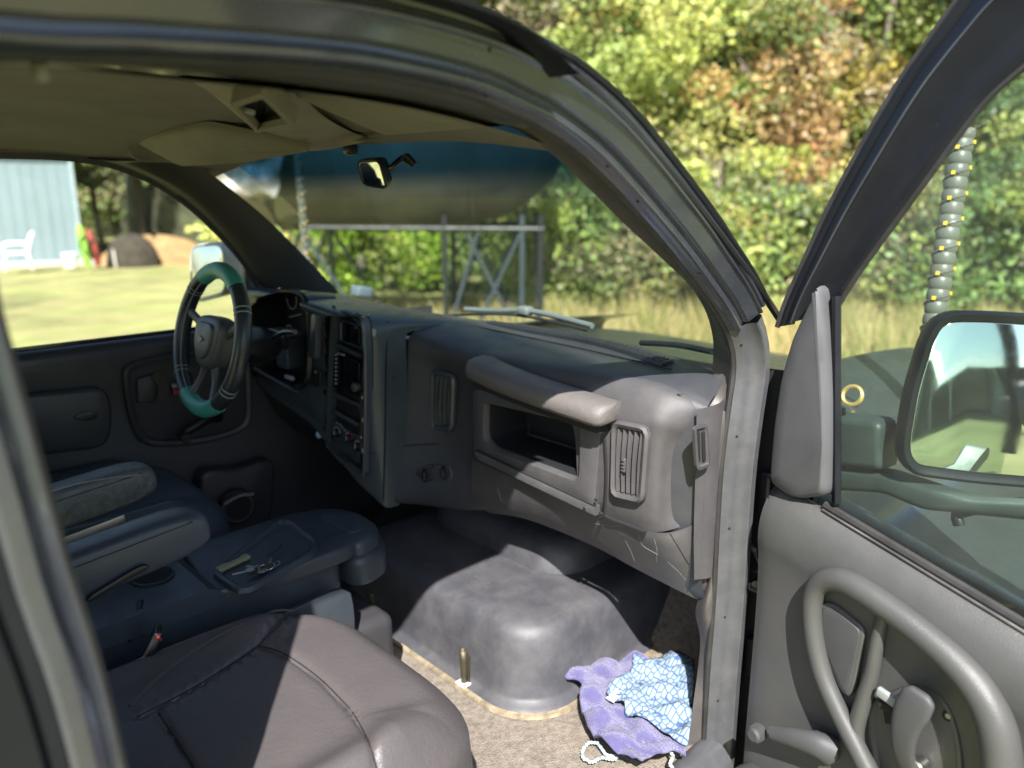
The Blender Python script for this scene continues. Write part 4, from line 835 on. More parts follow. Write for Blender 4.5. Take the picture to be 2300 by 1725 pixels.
# dark pocket edge of stack with dangling chain of small charms
tube('hanging_wire', cr([sp(812, 760, 1.17), sp(817, 800, 1.165), sp(812, 870, 1.16), sp(806, 905, 1.16), sp(812, 940, 1.16), sp(808, 985, 1.16), sp(812, 1010, 1.16)], 5), .0018, M['black'], pod, n=6)
chm = thing('hanging_charms', 'thin chain of small silvery charms hanging at the edge of the centre stack', 'charm', tuple(sp(810, 900, 1.15)))
ch_p = resample(cr([sp(815, 885, 1.155), sp(811, 905, 1.15), sp(814, 935, 1.15), sp(811, 975, 1.15), sp(814, 1020, 1.15)], 5), 34)
for k, q in enumerate(ch_p):
    if k == 0: b0 = cyl('charm_bead', (0, 0, 0), (0, 0, 1), .0016, .003, M['brass'], chm, n=6); bb = b0
    else: bb = b0.copy(); COL.objects.link(bb)
    bb.location = q-A(chm.location)*0+A([rng.normal(0, .001), rng.normal(0, .001), 0])
for q, s in ((ch_p[2], .005), (ch_p[14], .007), (ch_p[24], .005), (ch_p[31], .008)):
    rbox('charm', q, (.003, s, s*1.6), .001, M['metal'], chm)
# side vent slot and switches between cluster and stack
sv_ = quad('slim_vent', [(714, 703), (726, 706), (722, 805), (706, 800)], 1.15, M['pod'], .022, .008)
quad('vent_shadow_gap', [(722, 702), (731, 706), (727, 800), (720, 800)], 1.155, M['void'], .010, .004)  # black strip, the vent's shadow put in as colour
quad('dimmer_switch', [(706, 828), (724, 832), (722, 870), (704, 866)], 1.152, M['black'], .008, .004)
rbox('switch_mark', sp(708, 836, 1.14), (.002, .010, .006), .001, M['grey_mark'], pod)
# lower column shelf light edge
tube('lower_pod_edge', cr([at(572, 828, 'X', 1.12), at(620, 855, 'X', 1.13), at(668, 880, 'X', 1.14)], 5), .006, M['wheel_hub'], pod, n=8)
# knee bolster, column, firewall
surf('knee_panel', [[A([1.17, .86, 1.36]), A([1.17, .6, 1.32]), A([1.17, .42, 1.28])], [A([1.25, .86, 1.2]), A([1.25, .6, 1.18]), A([1.25, .42, 1.16])], [A([1.42, .86, 1.10]), A([1.42, .6, 1.08]), A([1.40, .42, 1.06])]], M['black'], truck)
tube('steering_column', [A([.90, .392, 1.605]), A([.95, .41, 1.585]), A([1.00, .46, 1.565]), A([1.06, .52, 1.55])], [.03, .052, .056, .048], M['black'], truck, n=18)
tube('shift_lever', cr([A([1.0, .36, 1.60]), A([.99, .27, 1.63]), A([.985, .20, 1.64])], 4), .008, M['black'], truck, n=8)
# ---------------- steering wheel
wt, wb_ = at(497, 595, 'Y', .385), at(448, 928, 'Y', .385); wcx = (wt+wb_)/2
wu = nrm(wt-wb_); wnorm = nrm(np.cross(wu, PY)); wnorm = wnorm if wnorm[0] < 0 else -wnorm; wv = PY
R0 = .188
def wp_(t, r=R0, o=0): return wcx+wv*(r*math.cos(t))+wu*(r*math.sin(t))+wnorm*o
sw = tube('steering_wheel', [wp_(t) for t in np.linspace(0, 2*math.pi, 72, endpoint=False)], .0215, M['wheel'], truck, n=16, closed=True)
def arc(nm, a0, a1, r, mat, ps=.0195): return tube(nm, [wp_(t) for t in np.linspace(a0, a1, 22)], r, mat, sw, n=16)
arc('teal_grip', math.radians(60), math.radians(128), .0232, M['teal']); arc('teal_grip', math.radians(236), math.radians(300), .0232, M['teal'])
for a in (40, 44, 148, 152, 214, 218, 322, 326): arc('stitch_ring', math.radians(a), math.radians(a+.8), .0226, M['stitch'])
tube('cover_seam', [wp_(t, R0-.019, .009) for t in np.linspace(0, 2*math.pi, 72, endpoint=False)], .0016, M['stitch'], sw, n=5, closed=True)
hb = smooth_outline([wcx+wv*a+wu*b-wnorm*.03 for a, b in [(-.085, .035), (-.05, .062), (.05, .062), (.085, .035), (.065, -.045), (.03, -.078), (-.03, -.078), (-.065, -.045)]], 56)
plate('wheel_hub', hb, wnorm, .045, .018, M['wheel_hub'], sw, crown=.008)
pad = smooth_outline([wcx+wv*a+wu*b+wnorm*.012 for a, b in [(-.05, .035), (0, .045), (.05, .035), (.042, -.03), (0, -.055), (-.042, -.03)]], 40); plate('horn_pad', pad, wnorm, .012, .006, M['wheel_hub'], sw, crown=.004)
# small plain bow-tie shaped emblem
em = [wcx+wv*a+wu*b+wnorm*.029 for a, b in [(-.016, .004), (-.006, .004), (-.005, .008), (.007, .008), (.008, .004), (.018, .004), (.014, -.004), (.005, -.004), (.004, -.008), (-.008, -.008), (-.009, -.004), (-.020, -.004)]]
loft('hub_emblem', [em, [p+wnorm*.002 for p in em]], M['pod'], sw)
for ang in (20, 160, 248, 292):
    t = math.radians(ang); a, b = wp_(t, .055, -.012), wp_(t, .178, 0)
    tube('spoke', cr([a, (a+b)/2+wnorm*(-.004), b], 4), [.026, .022, .018, .015, .013, .013, .014, .015, .016], M['wheel_hub'], sw, n=12, flat=.55, up=tuple(wnorm))
# ---------------- floor, firewall, engine cover
fl_ = [[A([x, y, .68+(.0 if x < 1.7 else (x-1.7)*1.1)]) for x in (-.6, 0, .5, 1.0, 1.4, 1.7, 1.95, 2.1)] for y in (-.80, -.5, -.2, .1, .4, .82)]
surf('cab_floor', fl_, M['carpet'], truck, su=4, sv=4)
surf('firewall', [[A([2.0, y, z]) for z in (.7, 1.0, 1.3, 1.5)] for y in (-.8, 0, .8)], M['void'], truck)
surf('firewall_mat', [[A([1.93-.08*(z-.9), y, z]) for z in (.72, 1.0, 1.3)] for y in (-.82, -.3, .3, .86)], M['cover'], truck)
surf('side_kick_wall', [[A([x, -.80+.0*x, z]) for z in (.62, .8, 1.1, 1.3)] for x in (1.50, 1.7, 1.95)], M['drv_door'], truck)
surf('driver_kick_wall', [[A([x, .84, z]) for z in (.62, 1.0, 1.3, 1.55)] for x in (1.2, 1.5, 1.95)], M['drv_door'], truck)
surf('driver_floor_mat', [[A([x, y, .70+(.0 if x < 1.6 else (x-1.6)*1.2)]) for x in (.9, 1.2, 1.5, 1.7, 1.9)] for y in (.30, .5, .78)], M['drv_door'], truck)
# lofted cover: base outline -> top outline (from the measured plan)
def capsule(x0, y0, y1, r, z, x1=1.92):
    pts = [A([x1, y1, z]), A([x0+r, y1, z])]
    for q in np.linspace(90, 180, 9): pts.append(A([x0+r+r*math.cos(math.radians(q)), y1-r+r*math.sin(math.radians(q)), z]))
    for q in np.linspace(180, 270, 12): pts.append(A([x0+r*1.25+r*1.25*math.cos(math.radians(q)), y0+r*1.25+r*1.25*math.sin(math.radians(q)), z]))
    pts += [A([x1, y0, z])]
    return resample(pts, 110)
eb = []
for x0, y0, y1, r, z in [(1.185, -.485, .47, .13, .684), (1.192, -.478, .463, .13, .694), (1.205, -.463, .45, .12, .70), (1.209, -.458, .448, .12, .712), (1.214, -.452, .442, .118, .76), (1.222, -.444, .434, .115, .83), (1.229, -.437, .427, .11, .862), (1.240, -.428, .418, .105, .884), (1.258, -.414, .404, .10, .896), (1.285, -.39, .38, .09, .901), (1.34, -.34, .33, .08, .903), (1.45, -.24, .24, .06, .904), (1.60, -.08, .08, .03, .905)]:
    eb.append(capsule(x0, y0, y1, r, z))
ecv = loft('engine_cover', eb, M['cover'], truck, closed=False, angle=50)
loft('cover_edge_strip', [capsule(1.168, -.503, .487, .14, .682), capsule(1.170, -.50, .484, .14, .690), capsule(1.182, -.488, .472, .13, .692)], M['dirt'], ecv, closed=False)
eb2 = [capsule(x0, y0, y1, r, z) for x0, y0, y1, r, z in [(1.50, -.30, .34, .10, .905), (1.505, -.295, .335, .10, .95), (1.52, -.28, .32, .09, .985), (1.56, -.25, .29, .07, 1.0), (1.7, -.1, .1, .03, 1.01)]]
loft('cover_step', eb2, M['cover'], ecv, closed=False, angle=60)
# seat-belt style floor brackets with tags
def bracket(px, py, z, h, tagmat, lab):
    b = at(px, py, 'Z', z)
    r_ = loft('floor_bracket', [[b+A([.010*math.cos(q), .010*math.sin(q), 0])*s+A([dx, dy, dz]) for q in np.linspace(.4, 5.9, 10)] for s, dx, dy, dz in ((1, 0, 0, 0), (1.05, 0, 0, h*.3), (1.15, 0, .002, h*.7), (1.1, .0, .004, h))], M['brass'], truck, closed=False)
    md = r_.modifiers.new('t', 'SOLIDIFY'); md.thickness = .003; r_['label'] = lab
    rbox('bracket_tag', b+A([-.004, 0, -.004]), (.028, .036, .006), .002, tagmat, r_)
    rbox('bracket_strap', b+A([.004, -.014, h*.5]), (.003, .007, h*.95), .001, M['brass'], r_); return r_
bracket(1043, 1530, .70, .095, M['white_pl'], 'steel floor post with white tag in front of the engine cover')
bracket(838, 1375, .70, .07, M['pale_blue'], 'darker floor post with pale blue tag in the shade by the console')
# ---------------- passenger seat
seams = [[(307, 1610), (400, 1563), (470, 1523), (579, 1450), (640, 1392), (680, 1350)], [(579, 1450), (625, 1462), (669, 1487), (723, 1528), (765, 1570), (790, 1598), (815, 1640), (835, 1690), (848, 1735)], [(354, 1599), (395, 1660), (434, 1722), (470, 1780)]]
sm3 = [resample([at(a, b, 'Z', 1.085) for a, b in s], 60) for s in seams]
def segd(X, Y, S):
    d = np.full(X.shape, 9.)
    for a, b in zip(S[:-1], S[1:]):
        ab = (b-a)[:2]; l = ab@ab+1e-12; t = np.clip(((X-a[0])*ab[0]+(Y-a[1])*ab[1])/l, 0, 1)
        d = np.minimum(d, np.hypot(X-a[0]-t*ab[0], Y-a[1]-t*ab[1]))
    return d
def cushion(name, x0, x1, y0, y1, ztop, par, mat, seam=None, flip=1, bol=.03, drop=.17, nu=90, nv=90, R=.14, puck=True):
    V = []; U = np.linspace(-1, 1, nv); Tt = np.linspace(-1, 1, nu); G = np.zeros((nu, nv, 3))
    for i, a in enumerate(Tt):
        for j, b in enumerate(U):
            # map square to rounded plan with rolled sides
            r = max(abs(a), abs(b)); s = min(1, r/.86); k = (r-.86)/.14 if r > .86 else 0
            if r > 0:
                ca, cb = a/r, b/r; q = (abs(ca)**4.5+abs(cb)**4.5)**(1/4.5); f = 1/q
            else: ca = cb = 0; f = 1
            X = (x0+x1)/2+(x1-x0)/2*ca*s*f*(1-.0*k)+ca*.012*k*f; Y = (y0+y1)/2+(y1-y0)/2*cb*s*f+cb*.012*k*f
            z = ztop-.035*(s**6)-.05*max(0, (s-.82)/.18)**2-drop*k
            z += bol*math.exp(-((abs(cb)*s-.80)/.13)**2)*(1 if ca*s < .55 else max(0, 1-(ca*s-.55)/.35)) - .012*(1-s*s)
            G[i, j] = (X, Y, z)
    if seam:
        d = np.minimum.reduce([segd(G[..., 0], G[..., 1], S) for S in seam]); G[..., 2] -= .009*np.exp(-(d/.0045)**2)+.004*np.exp(-(d/.016)**2)
        if puck:
            d0 = segd(G[..., 0], G[..., 1], seam[0]); G[..., 2] += .0022*np.exp(-((d0-.016)/.014)**2)*np.sin(G[..., 0]*210+G[..., 1]*60)*(G[..., 1] > -.5)
    Fc = [(i*nv+j, i*nv+j+1, (i+1)*nv+j+1, (i+1)*nv+j) for i in range(nu-1) for j in range(nv-1)]
    return mesh_obj(name, G.reshape(-1, 3), Fc, mat, par, angle=80)
ps = cushion('passenger_seat', .0, .845, -.765, -.125, 1.098, truck, M['leather'], sm3, nu=150, nv=150)
ps['label'] = 'passenger seat cushion, half in sunlight'
for S in seams:
    draped('seat_seam', [(p[0], p[1]) for p in resample(cr([A([a, b, 0.]) for a, b in S], 5), 40)], .0015, M['void'], [ps], ps, 0, 40)
# inner bolster piping along the left side
tube('bolster_piping', cr([at(a, b, 'Z', z) for a, b, z in [(290, 1585, 1.10), (370, 1510, 1.115), (470, 1440, 1.118), (560, 1395, 1.11), (620, 1372, 1.10), (662, 1372, 1.09)]], 6), .0028, M['leather'], ps, n=6)
0 and tube('front_piping', cr([at(a, b, 'Z', z) for a, b, z in [(848, 1724, 1.083), (925, 1706, 1.07), (1000, 1690, 1.05), (1055, 1690, 1.03), (1070, 1705, 1.0)]], 6), .003, M['leather'], ps, n=6)
rbox('seat_base', (.42, -.45, .90), (.72, .50, .20), .03, M['drv_door'], ps)
rbox('seat_side_skirt', (.38, -.71, .90), (.66, .04, .12), .015, M['trim_dark'], ps)
tube('seat_rail', [A([.1, -.64, .74]), A([.82, -.64, .74])], .018, M['metal'], ps); tube('seat_rail', [A([.1, -.24, .74]), A([.82, -.24, .74])], .018, M['metal'], ps)
# back rest, mostly hidden behind the pillar
def backrest(y0, y1, x, par, mat):
    L_ = []
    for t in np.linspace(0, 1, 14):
        z = 1.02+t*.80; xx = x-.25*t; w = (y1-y0)/2*(1-.12*t**2)*(.93 if t in (0, 1) else 1); yc = (y0+y1)/2
        prof = [(.065+.035*(abs(c_)**3), c_) for c_ in np.linspace(-1, 1, 15)]
        fr = [A([xx+a_, yc+w*c_, z]) for a_, c_ in prof]; bk2 = [A([xx-.09, yc+w*c_*.95, z]) for _, c_ in prof[::-1]]
        if t > .93: fr = [A([xx, yc, z])+(p-A([xx, yc, z]))*A([.6, .93, 1]) for p in fr]
        L_.append(fr+bk2)
    return loft('backrest', L_, mat, par, angle=60)
backrest(-.77, -.14, .15, ps, M['leather'])
# driver seat
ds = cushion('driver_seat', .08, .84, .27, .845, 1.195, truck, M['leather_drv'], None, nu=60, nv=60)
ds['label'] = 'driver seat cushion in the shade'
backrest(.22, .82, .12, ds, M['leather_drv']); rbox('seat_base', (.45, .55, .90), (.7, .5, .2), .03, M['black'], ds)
# armrests
a0 = nrm([1, 0, .06]); 
def armrest(nm, c, L, H, W, mat, par, rz, lab, top=None):
    a1 = nrm([1, rz, .10]); a3 = nrm(A([0, 0, 1])-a1*a1[2]); a2 = np.cross(a3, a1); loops = []
    N_ = 40
    for y, s in [(-W/2, .72), (-W/2+.003, .86), (-W/2+.011, .96), (-W/2+.024, 1.), (0, 1.012), (W/2-.024, 1.), (W/2-.011, .96), (W/2-.003, .86), (W/2, .72)]:
        q = []
        for t in np.linspace(0, 2*math.pi, N_, endpoint=False):
            cx_, cz_ = math.cos(t), math.sin(t); e = 2/3.6 if cx_ > 0 else 2/9
            px_ = math.copysign(abs(cx_)**e, cx_)*L/2; pz_ = math.copysign(abs(cz_)**(2/3.6), cz_)*H/2
            dd_ = (1-s)*H/2; px_ = math.copysign(max(0, abs(px_)-dd_), px_); pz_ *= s
            q.append(A(c)+a1*px_+a3*pz_+a2*y)
        loops.append(q)
    o = loft(nm, loops, mat, par, angle=70); o['label'] = lab
    up_ = [A(c)+a1*x_+a3*(H/2*(.58))-a2*(W/2+.0005)-a2*0 for x_ in np.linspace(-L/2, L/2*.8, 12)]
    tube('armrest_seam', [p+a2*.002 for p in up_], .0022, M['black'], o, n=5)
    return o, a1, a2, a3
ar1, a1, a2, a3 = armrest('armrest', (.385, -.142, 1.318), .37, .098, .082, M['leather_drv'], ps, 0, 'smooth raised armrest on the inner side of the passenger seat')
lv = plate('armrest_lever', smooth_outline([at(a, b, 'Y', -.186) for a, b in [(195, 1340), (250, 1305), (315, 1268), (330, 1275), (260, 1312), (200, 1350)]], 30), (0, -1, 0), .008, .003, M['black'], ar1)
ar2, _, _, _ = armrest('armrest', (.43, .255, 1.306), .35, .095, .085, M['vinyl_cover'], ds, 0, 'wrinkled scuffed armrest on the inner side of the driver seat')
tube('armrest_cover_hem', cr([at(a, b, 'Y', .205) for a, b in [(110, 1105), (180, 1085), (260, 1072), (320, 1066)]], 4), .0015, M['stitch'], ar2, n=5)
rbox('armrest_bracket', at(200, 1195, 'Y', .19), (.16, .006, .022), .002, M['metal'], ds, ax=[nrm([1, 0, .12]), [0, 1, 0], nrm([-.12, 0, 1])])
# ---------------- console between the seats
def cz(l, z): return [at(a, b, 'Z', z) for a, b in l]
con = rbox('centre_console', (.50, .045, 1.04), (.84, .27, .20), .03, M['console'], truck); con['label'] = 'dark blue-grey console with tray and cup holder'
zT = 1.152
lid = plate('tray_top', poly_outline([A([.575, -.105, 1.115]), A([.93, -.115, 1.115]), A([1.0, -.06, 1.115]), A([1.005, .10, 1.115]), A([.95, .175, 1.115]), A([.62, .175, 1.115])], .05, 72), (0, 0, 1), .036, .010, M['console'], con)
tr_ = poly_outline(cz([(486, 1290), (545, 1330), (700, 1245), (708, 1222), (650, 1175), (628, 1175)], zT+.002), .02, 60)
loft('tray_rim', [inset(tr_, -.012)-PZ*.003, inset(tr_, -.009)+PZ*.008, inset(tr_, -.002)+PZ*.010, inset(tr_, .004)+PZ*.007, inset(tr_, .008)-PZ*.0005], M['console'], con, caps=(False, True))
nose = [A([.94, -.118, 1.10]), A([1.02, -.10, 1.10]), A([1.06, -.04, 1.10]), A([1.065, .06, 1.10]), A([1.03, .14, 1.10]), A([.95, .18, 1.10])]
no_ = poly_outline(nose, .045, 60)
plate('console_nose', no_-PZ*.045, (0, 0, 1), .095, .018, M['console'], con)
plate('nose_bumper', inset(no_, -.016)-PZ*.06, (0, 0, 1), .075, .022, M['console'], con)
plate('nose_recess', poly_outline([A([.965, -.06, 1.15]), A([1.02, -.05, 1.15]), A([1.025, .09, 1.15]), A([.965, .11, 1.15])], .03, 40), (0, 0, 1), .0035, .001, M['console'], con)
bb_ = loft('cup_block', [[A([x, y, z]) for x, y in [(xx, yy) for xx, yy in ((.26, -.115), (xe, -.115), (xe, .19), (.26, .19))]] for xe, z in ((.615, 1.12), (.605, 1.145), (.592, 1.161), (.575, 1.168))], M['console'], con, angle=20)
cyl('cup_holder_dark', at(343, 1292, 'Z', 1.169), (0, 0, 1), .043, .0035, M['void'], con, n=32)  # flat black disc, the dark of the hole put into its colour
tube('cup_holder_rim', [at(343, 1292, 'Z', 1.172)+A([.043*math.cos(t), .043*math.sin(t), 0]) for t in np.linspace(0, 2*math.pi, 32, endpoint=False)], .0025, M['console'], con, n=6, closed=True)
# side valance with rounded front
sv2 = poly_outline([A([.10, -.128, 1.015]), A([.86, -.128, 1.065]), A([.905, -.128, 1.055]), A([.915, -.128, .99]), A([.91, -.128, .86]), A([.10, -.128, .86])], .03, 60)
plate('console_side_panel', sv2, (0, -1, 0), .012, .004, M['console'], con)
rbox('floor_tunnel', (.45, .05, .80), (1.2, .34, .24), .03, M['drv_door'], con)
# buckles and cable behind the console
bk1 = at(300, 1400, 'Z', 1.13); u_ = nrm([.25, -.1, .6]); s_ = nrm(np.cross([0, 0, 1], u_))
rbox('belt_strap', bk1, (.012, .045, .09), .004, M['black'], con, ax=[nrm(np.cross(s_, u_)), s_, u_])
rbox('belt_buckle', at(340, 1455, 'Z', 1.12), (.016, .042, .085), .005, M['black'], con, ax=[nrm(np.cross(s_, u_)), s_, u_])
rbox('buckle_button', at(358, 1434, 'Z', 1.155), (.006, .020, .006), .003, M['red'], con)
tube('wire', cr([at(195, 1350, 'Z', 1.1), at(225, 1385, 'Z', 1.09), at(245, 1400, 'Z', 1.09), at(300, 1395, 'Z', 1.07)], 6), .002, M['stitch'], con, n=5)
rbox('wire_plug', at(245, 1398, 'Z', 1.095), (.03, .02, .012), .003, M['stitch'], con)
surf('console_rear_cover', [[A([x, y, z]) for y in (-.10, .04, .19)] for x, z in ((.02, 1.0), (.2, 1.03), (.27, 1.10), (.29, 1.155))], M['vinyl_tan'], con)
# keys
kc = at(575, 1288, 'Z', zT+.008); ky = thing('key_ring', 'bunch of keys on a beaded lanyard lying in the console tray', 'keys', tuple(kc))
for k, (dx, dy, a) in enumerate([(.0, .0, .3), (.012, -.006, 1.4), (.02, .010, 2.2), (-.008, .012, 2.9), (.03, -.002, .9)]):
    q = kc+A([dx, dy, .002*k]); d_ = A([math.cos(a), math.sin(a), 0]); e_ = A([-d_[1], d_[0], 0])
    b_ = rbox('key_blade', q+d_*.022, (.034, .006, .002), .0005, M['metal'], ky, ax=[d_, e_, PZ]); cyl('key_head', q, (0, 0, 1), .010, .0022, M['metal'] if k % 2 else M['brass'], ky, n=12)
for k in range(3): tube('ring', [kc+A([.02+.012*k+.011*math.cos(t), -.004*k+.011*math.sin(t), .006+.002*k+.003*math.sin(t*1+k)]) for t in np.linspace(0, 6.28, 20, endpoint=False)], .0012, M['metal'], ky, n=5, closed=True)
kl = cz([(492, 1280), (505, 1273), (520, 1268), (540, 1258), (555, 1250)], zT+.008)
for i, q in enumerate(resample(kl, 15)): rbox('lanyard_bead', q, (.008, .016 if 4 < i < 12 else .022, .009), .002, material('bead_olive', (.22, .22, .13), .5) if i == 0 else bpy.data.materials['bead_olive'], ky)
tube('cord', cr(cz([(600, 1250), (620, 1238), (634, 1222)], zT+.01), 4), .0016, M['black'], ky, n=5)

# ================================================================ passenger door
TH = math.radians(80); DD = A([-math.cos(TH), -math.sin(TH), 0]); DN = A([-math.sin(TH), math.cos(TH), 0]); HG = A([1.505, -.875, 0])
def dr(a, b, off=0.): return atp(a, b, HG+DN*off, DN)
def dl(p):  # (t along door, z, offset)
    p = A(p)-HG; return p@DD, p[2], p@DN
def dw_(t, z, o=0): return HG+DD*t+DN*o+PZ*z
def bz(t): return 1.405-.205*t            # belt line of this door
core = [[dw_(t, z, o) for t in (.04, .08, .25, .6, 1.0, 1.16)] for z, o in ((.55, -.02), (.6, -.09), (.9, -.13), (1.2, -.13), (1.3, -.12))]
core[-1] = [dw_(t, bz(t)-.01, -.10) for t in (.04, .08, .25, .6, 1.0, 1.16)]
door = surf('door', core, M['paint'], truck, thick=.01); door['label'] = 'open passenger door, grey inner panel facing the cab'
# hinge-side edge
loft('door_edge', [[dw_(.04, z, o) for o in (-.12, -.06, -.01, .008)] for z in (.55, .9, 1.3, 1.45)], M['frame_black'], door, closed=False)
loft('door_edge_strip', [[dw_(.038, z, .004), dw_(.034, z, .012), dw_(.048, z, .020)] for z in (.55, 1.0, 1.4)], M['rubber'], door, closed=False)
# inner panel: rows from the belt seal down
ts = [.042, .07, .12, .22, .38, .55, .75, .95, 1.15]
f0 = lambda t: max(0, 1-(t-.042)/.04)
rows_ = []
for k, (dz, o) in enumerate([(-.004, -.012), (.0, .004), (-.010, .018), (-.035, .036), (-.070, .048), (-.110, .050), (-.16, .042), (-.26, .036), (-.42, .034), (-.60, .034), (-.80, .030)]):
    rows_.append([dw_(t, bz(max(t, .12))+dz, o-.012*f0(t)) for t in ts])
dpn = surf('door_panel', rows_, M['door'], door, su=5, sv=5, angle=70)
# belt seal along the glass
tube('belt_seal', [dw_(t, bz(t)+.012, .002) for t in (.17, .5, .9, 1.15)], .009, M['rubber'], door, n=8)
tube('belt_chrome_lip', [dw_(t, bz(t)+.003, .010) for t in (.17, .5, .9, 1.15)], .003, M['metal'], door, n=6)
# sail trim
sail = [dr(a, b, .012) for a, b in [(1845, 634), (1822, 680), (1785, 760), (1760, 850), (1745, 950), (1737, 1040), (1735, 1082), (1775, 1112), (1800, 1120), (1868, 1112), (1871, 1000), (1871, 900), (1868, 820), (1862, 740), (1853, 670)]]
so_ = resample(A(sail+[sail[0]])[:-1], 90, True)
so_ = poly_outline(sail, .018, 96)
cen = A([dr(1846, 1000, .05)])[0]
lps = [so_-DN*.02, so_, inset(so_, .004)+DN*.012, inset(so_, .012)+DN*.020]
for s in (.8, .6, .4, .2, .03): lps.append(cen+DN*.0*s+(inset(so_, .012)+DN*.020-cen)*s+DN*.010*(1-s)*0)
loft('mirror_sail_trim', lps, material('sail_plastic', (.068, .069, .074), .45, grain=.3, gscale=600), door, angle=60)
# black window frame
fo = [dr(a, b, .0) for a, b in [(1742, 735), (1760, 680), (1800, 590), (1860, 460), (1940, 310), (2020, 175), (2080, 90), (2130, 20), (2190, -60), (2290, -150), (2420, -230)]]
fi = [dr(a, b, .0) for a, b in [(1868, 700), (1885, 670), (1920, 615), (1985, 525), (2070, 410), (2150, 300), (2210, 225), (2270, 170), (2330, 125), (2430, 75), (2540, 40)]]
FO, FI = resample(cr(fo, 6), 60), resample(cr(fi, 6), 60)
def fb_(t, o): return [a*(1-t)+b*t+DN*o for a, b in zip(FO, FI)]
loft('window_frame', [fb_(.02, -.06), fb_(0, -.012), fb_(.03, -.002), fb_(.12, .0), fb_(.15, -.004), fb_(.26, .002), fb_(.31, .008), fb_(.345, .010), fb_(.385, .008), fb_(.46, .002), fb_(.58, .0), fb_(.66, -.005), fb_(.74, -.006), fb_(.84, -.004), fb_(.95, -.007), fb_(1.0, -.012), fb_(1.0, -.022)], M['frame_black'], door, closed=False, angle=50)
tube('frame_highlight_strip', fb_(.345, .0105), .0022, M['paint'], door, n=6)  # lighter glossy strip added as the frame's highlight line
tube('frame_outer_seal', [p+DN*.0 for p in fb_(.01, -.004)], .006, M['rubber'], door, n=6)
tube('frame_inner_seal', [p for p in fb_(.985, -.014)], .006, M['rubber'], door, n=6)
loft('frame_post', [[dr(a, b, o) for a, b, o in ((1868, y, -.02), (1868, y, .010), (1876, y, .014), (1888, y, .006), (1890, y, -.03))] for y in (1132, 1000, 850, 740, 665)], M['frame_black'], door, closed=False)
tube('frame_rear', cr([fb_(.5, 0)[-1]-DN*.02, fb_(.5, 0)[-1]+DD*.18-DN*.02, dw_(1.17, 1.9, -.02), dw_(1.17, 1.3, -.02)], 6), .02, M['frame_black'], door, n=8)
gl_pts = [p-DN*.018 for p in FI]+[dw_(1.15, 2.0, -.018), dw_(1.15, bz(1.15)-.03, -.018), dw_(.14, bz(.14)-.03, -.018)]
mesh_obj('door_glass', gl_pts, [tuple(range(len(gl_pts)))], M['glass'], door, smooth=False)
# armrest loop moulded on the panel
lp = [(1826, 1560), (1808, 1480), (1800, 1400), (1803, 1340), (1822, 1306), (1860, 1300), (1905, 1318), (1990, 1372), (2080, 1432), (2160, 1500), (2225, 1580), (2262, 1670), (2270, 1760), (2266, 1860)]
# left arm runs down and right into the V
L1_ = [dr(a, b, .062) for a, b in [(1985, 1800), (1950, 1730), (1915, 1660), (1880, 1590), (1850, 1520), (1832, 1450), (1824, 1385), (1828, 1335), (1848, 1306), (1885, 1302), (1930, 1322), (2000, 1368), (2075, 1425), (2150, 1492), (2205, 1560), (2240, 1640), (2252, 1740), (2250, 1880)]]
lo_ = cr(L1_, 5); rr = [.019 if i < 30 else .019+.006*min(1, (i-30)/20) for i in range(len(lo_))]
rr = [r*(1 if i < 60 else 1+.25*min(1, (i-60)/15)) for i, r in enumerate(rr)]
tube('armrest_loop', lo_, rr, M['door'], door, n=20, up=tuple(DN), flat=1.0)
loft('loop_base', [[p-DN*.036 for p in lo_], [p-DN*.004 for p in lo_]], M['door'], door, closed=False)
v2_ = cr([dr(a, b, .052) for a, b in [(1985, 1375), (1970, 1440), (1958, 1510), (1940, 1570), (1922, 1640), (1925, 1690)]], 5)
tube('loop_strut', v2_, [.012+.006*i/len(v2_) for i in range(len(v2_))], M['door'], door, n=14, up=tuple(DN))
# raised field inside the loop
fld = smooth_outline([dr(a, b, .030) for a, b in [(1790, 1500), (1785, 1400), (1800, 1300), (1850, 1280), (1930, 1300), (2050, 1390), (2180, 1490), (2260, 1600), (2290, 1720), (2290, 1900), (1980, 1900), (1880, 1720)]], 80)
# triangular insert
ti = poly_outline([dr(a, b, .046) for a, b in [(1852, 1362), (1872, 1362), (1936, 1415), (1930, 1450), (1912, 1540), (1904, 1556), (1894, 1545), (1862, 1470), (1846, 1400)]], .010, 60)
plate('triangle_surround', inset(ti, -.009)-DN*.010, DN, .014, .005, M['door'], door)
plate('triangle_insert', ti, DN, .006, .002, M['door_dark'], door)
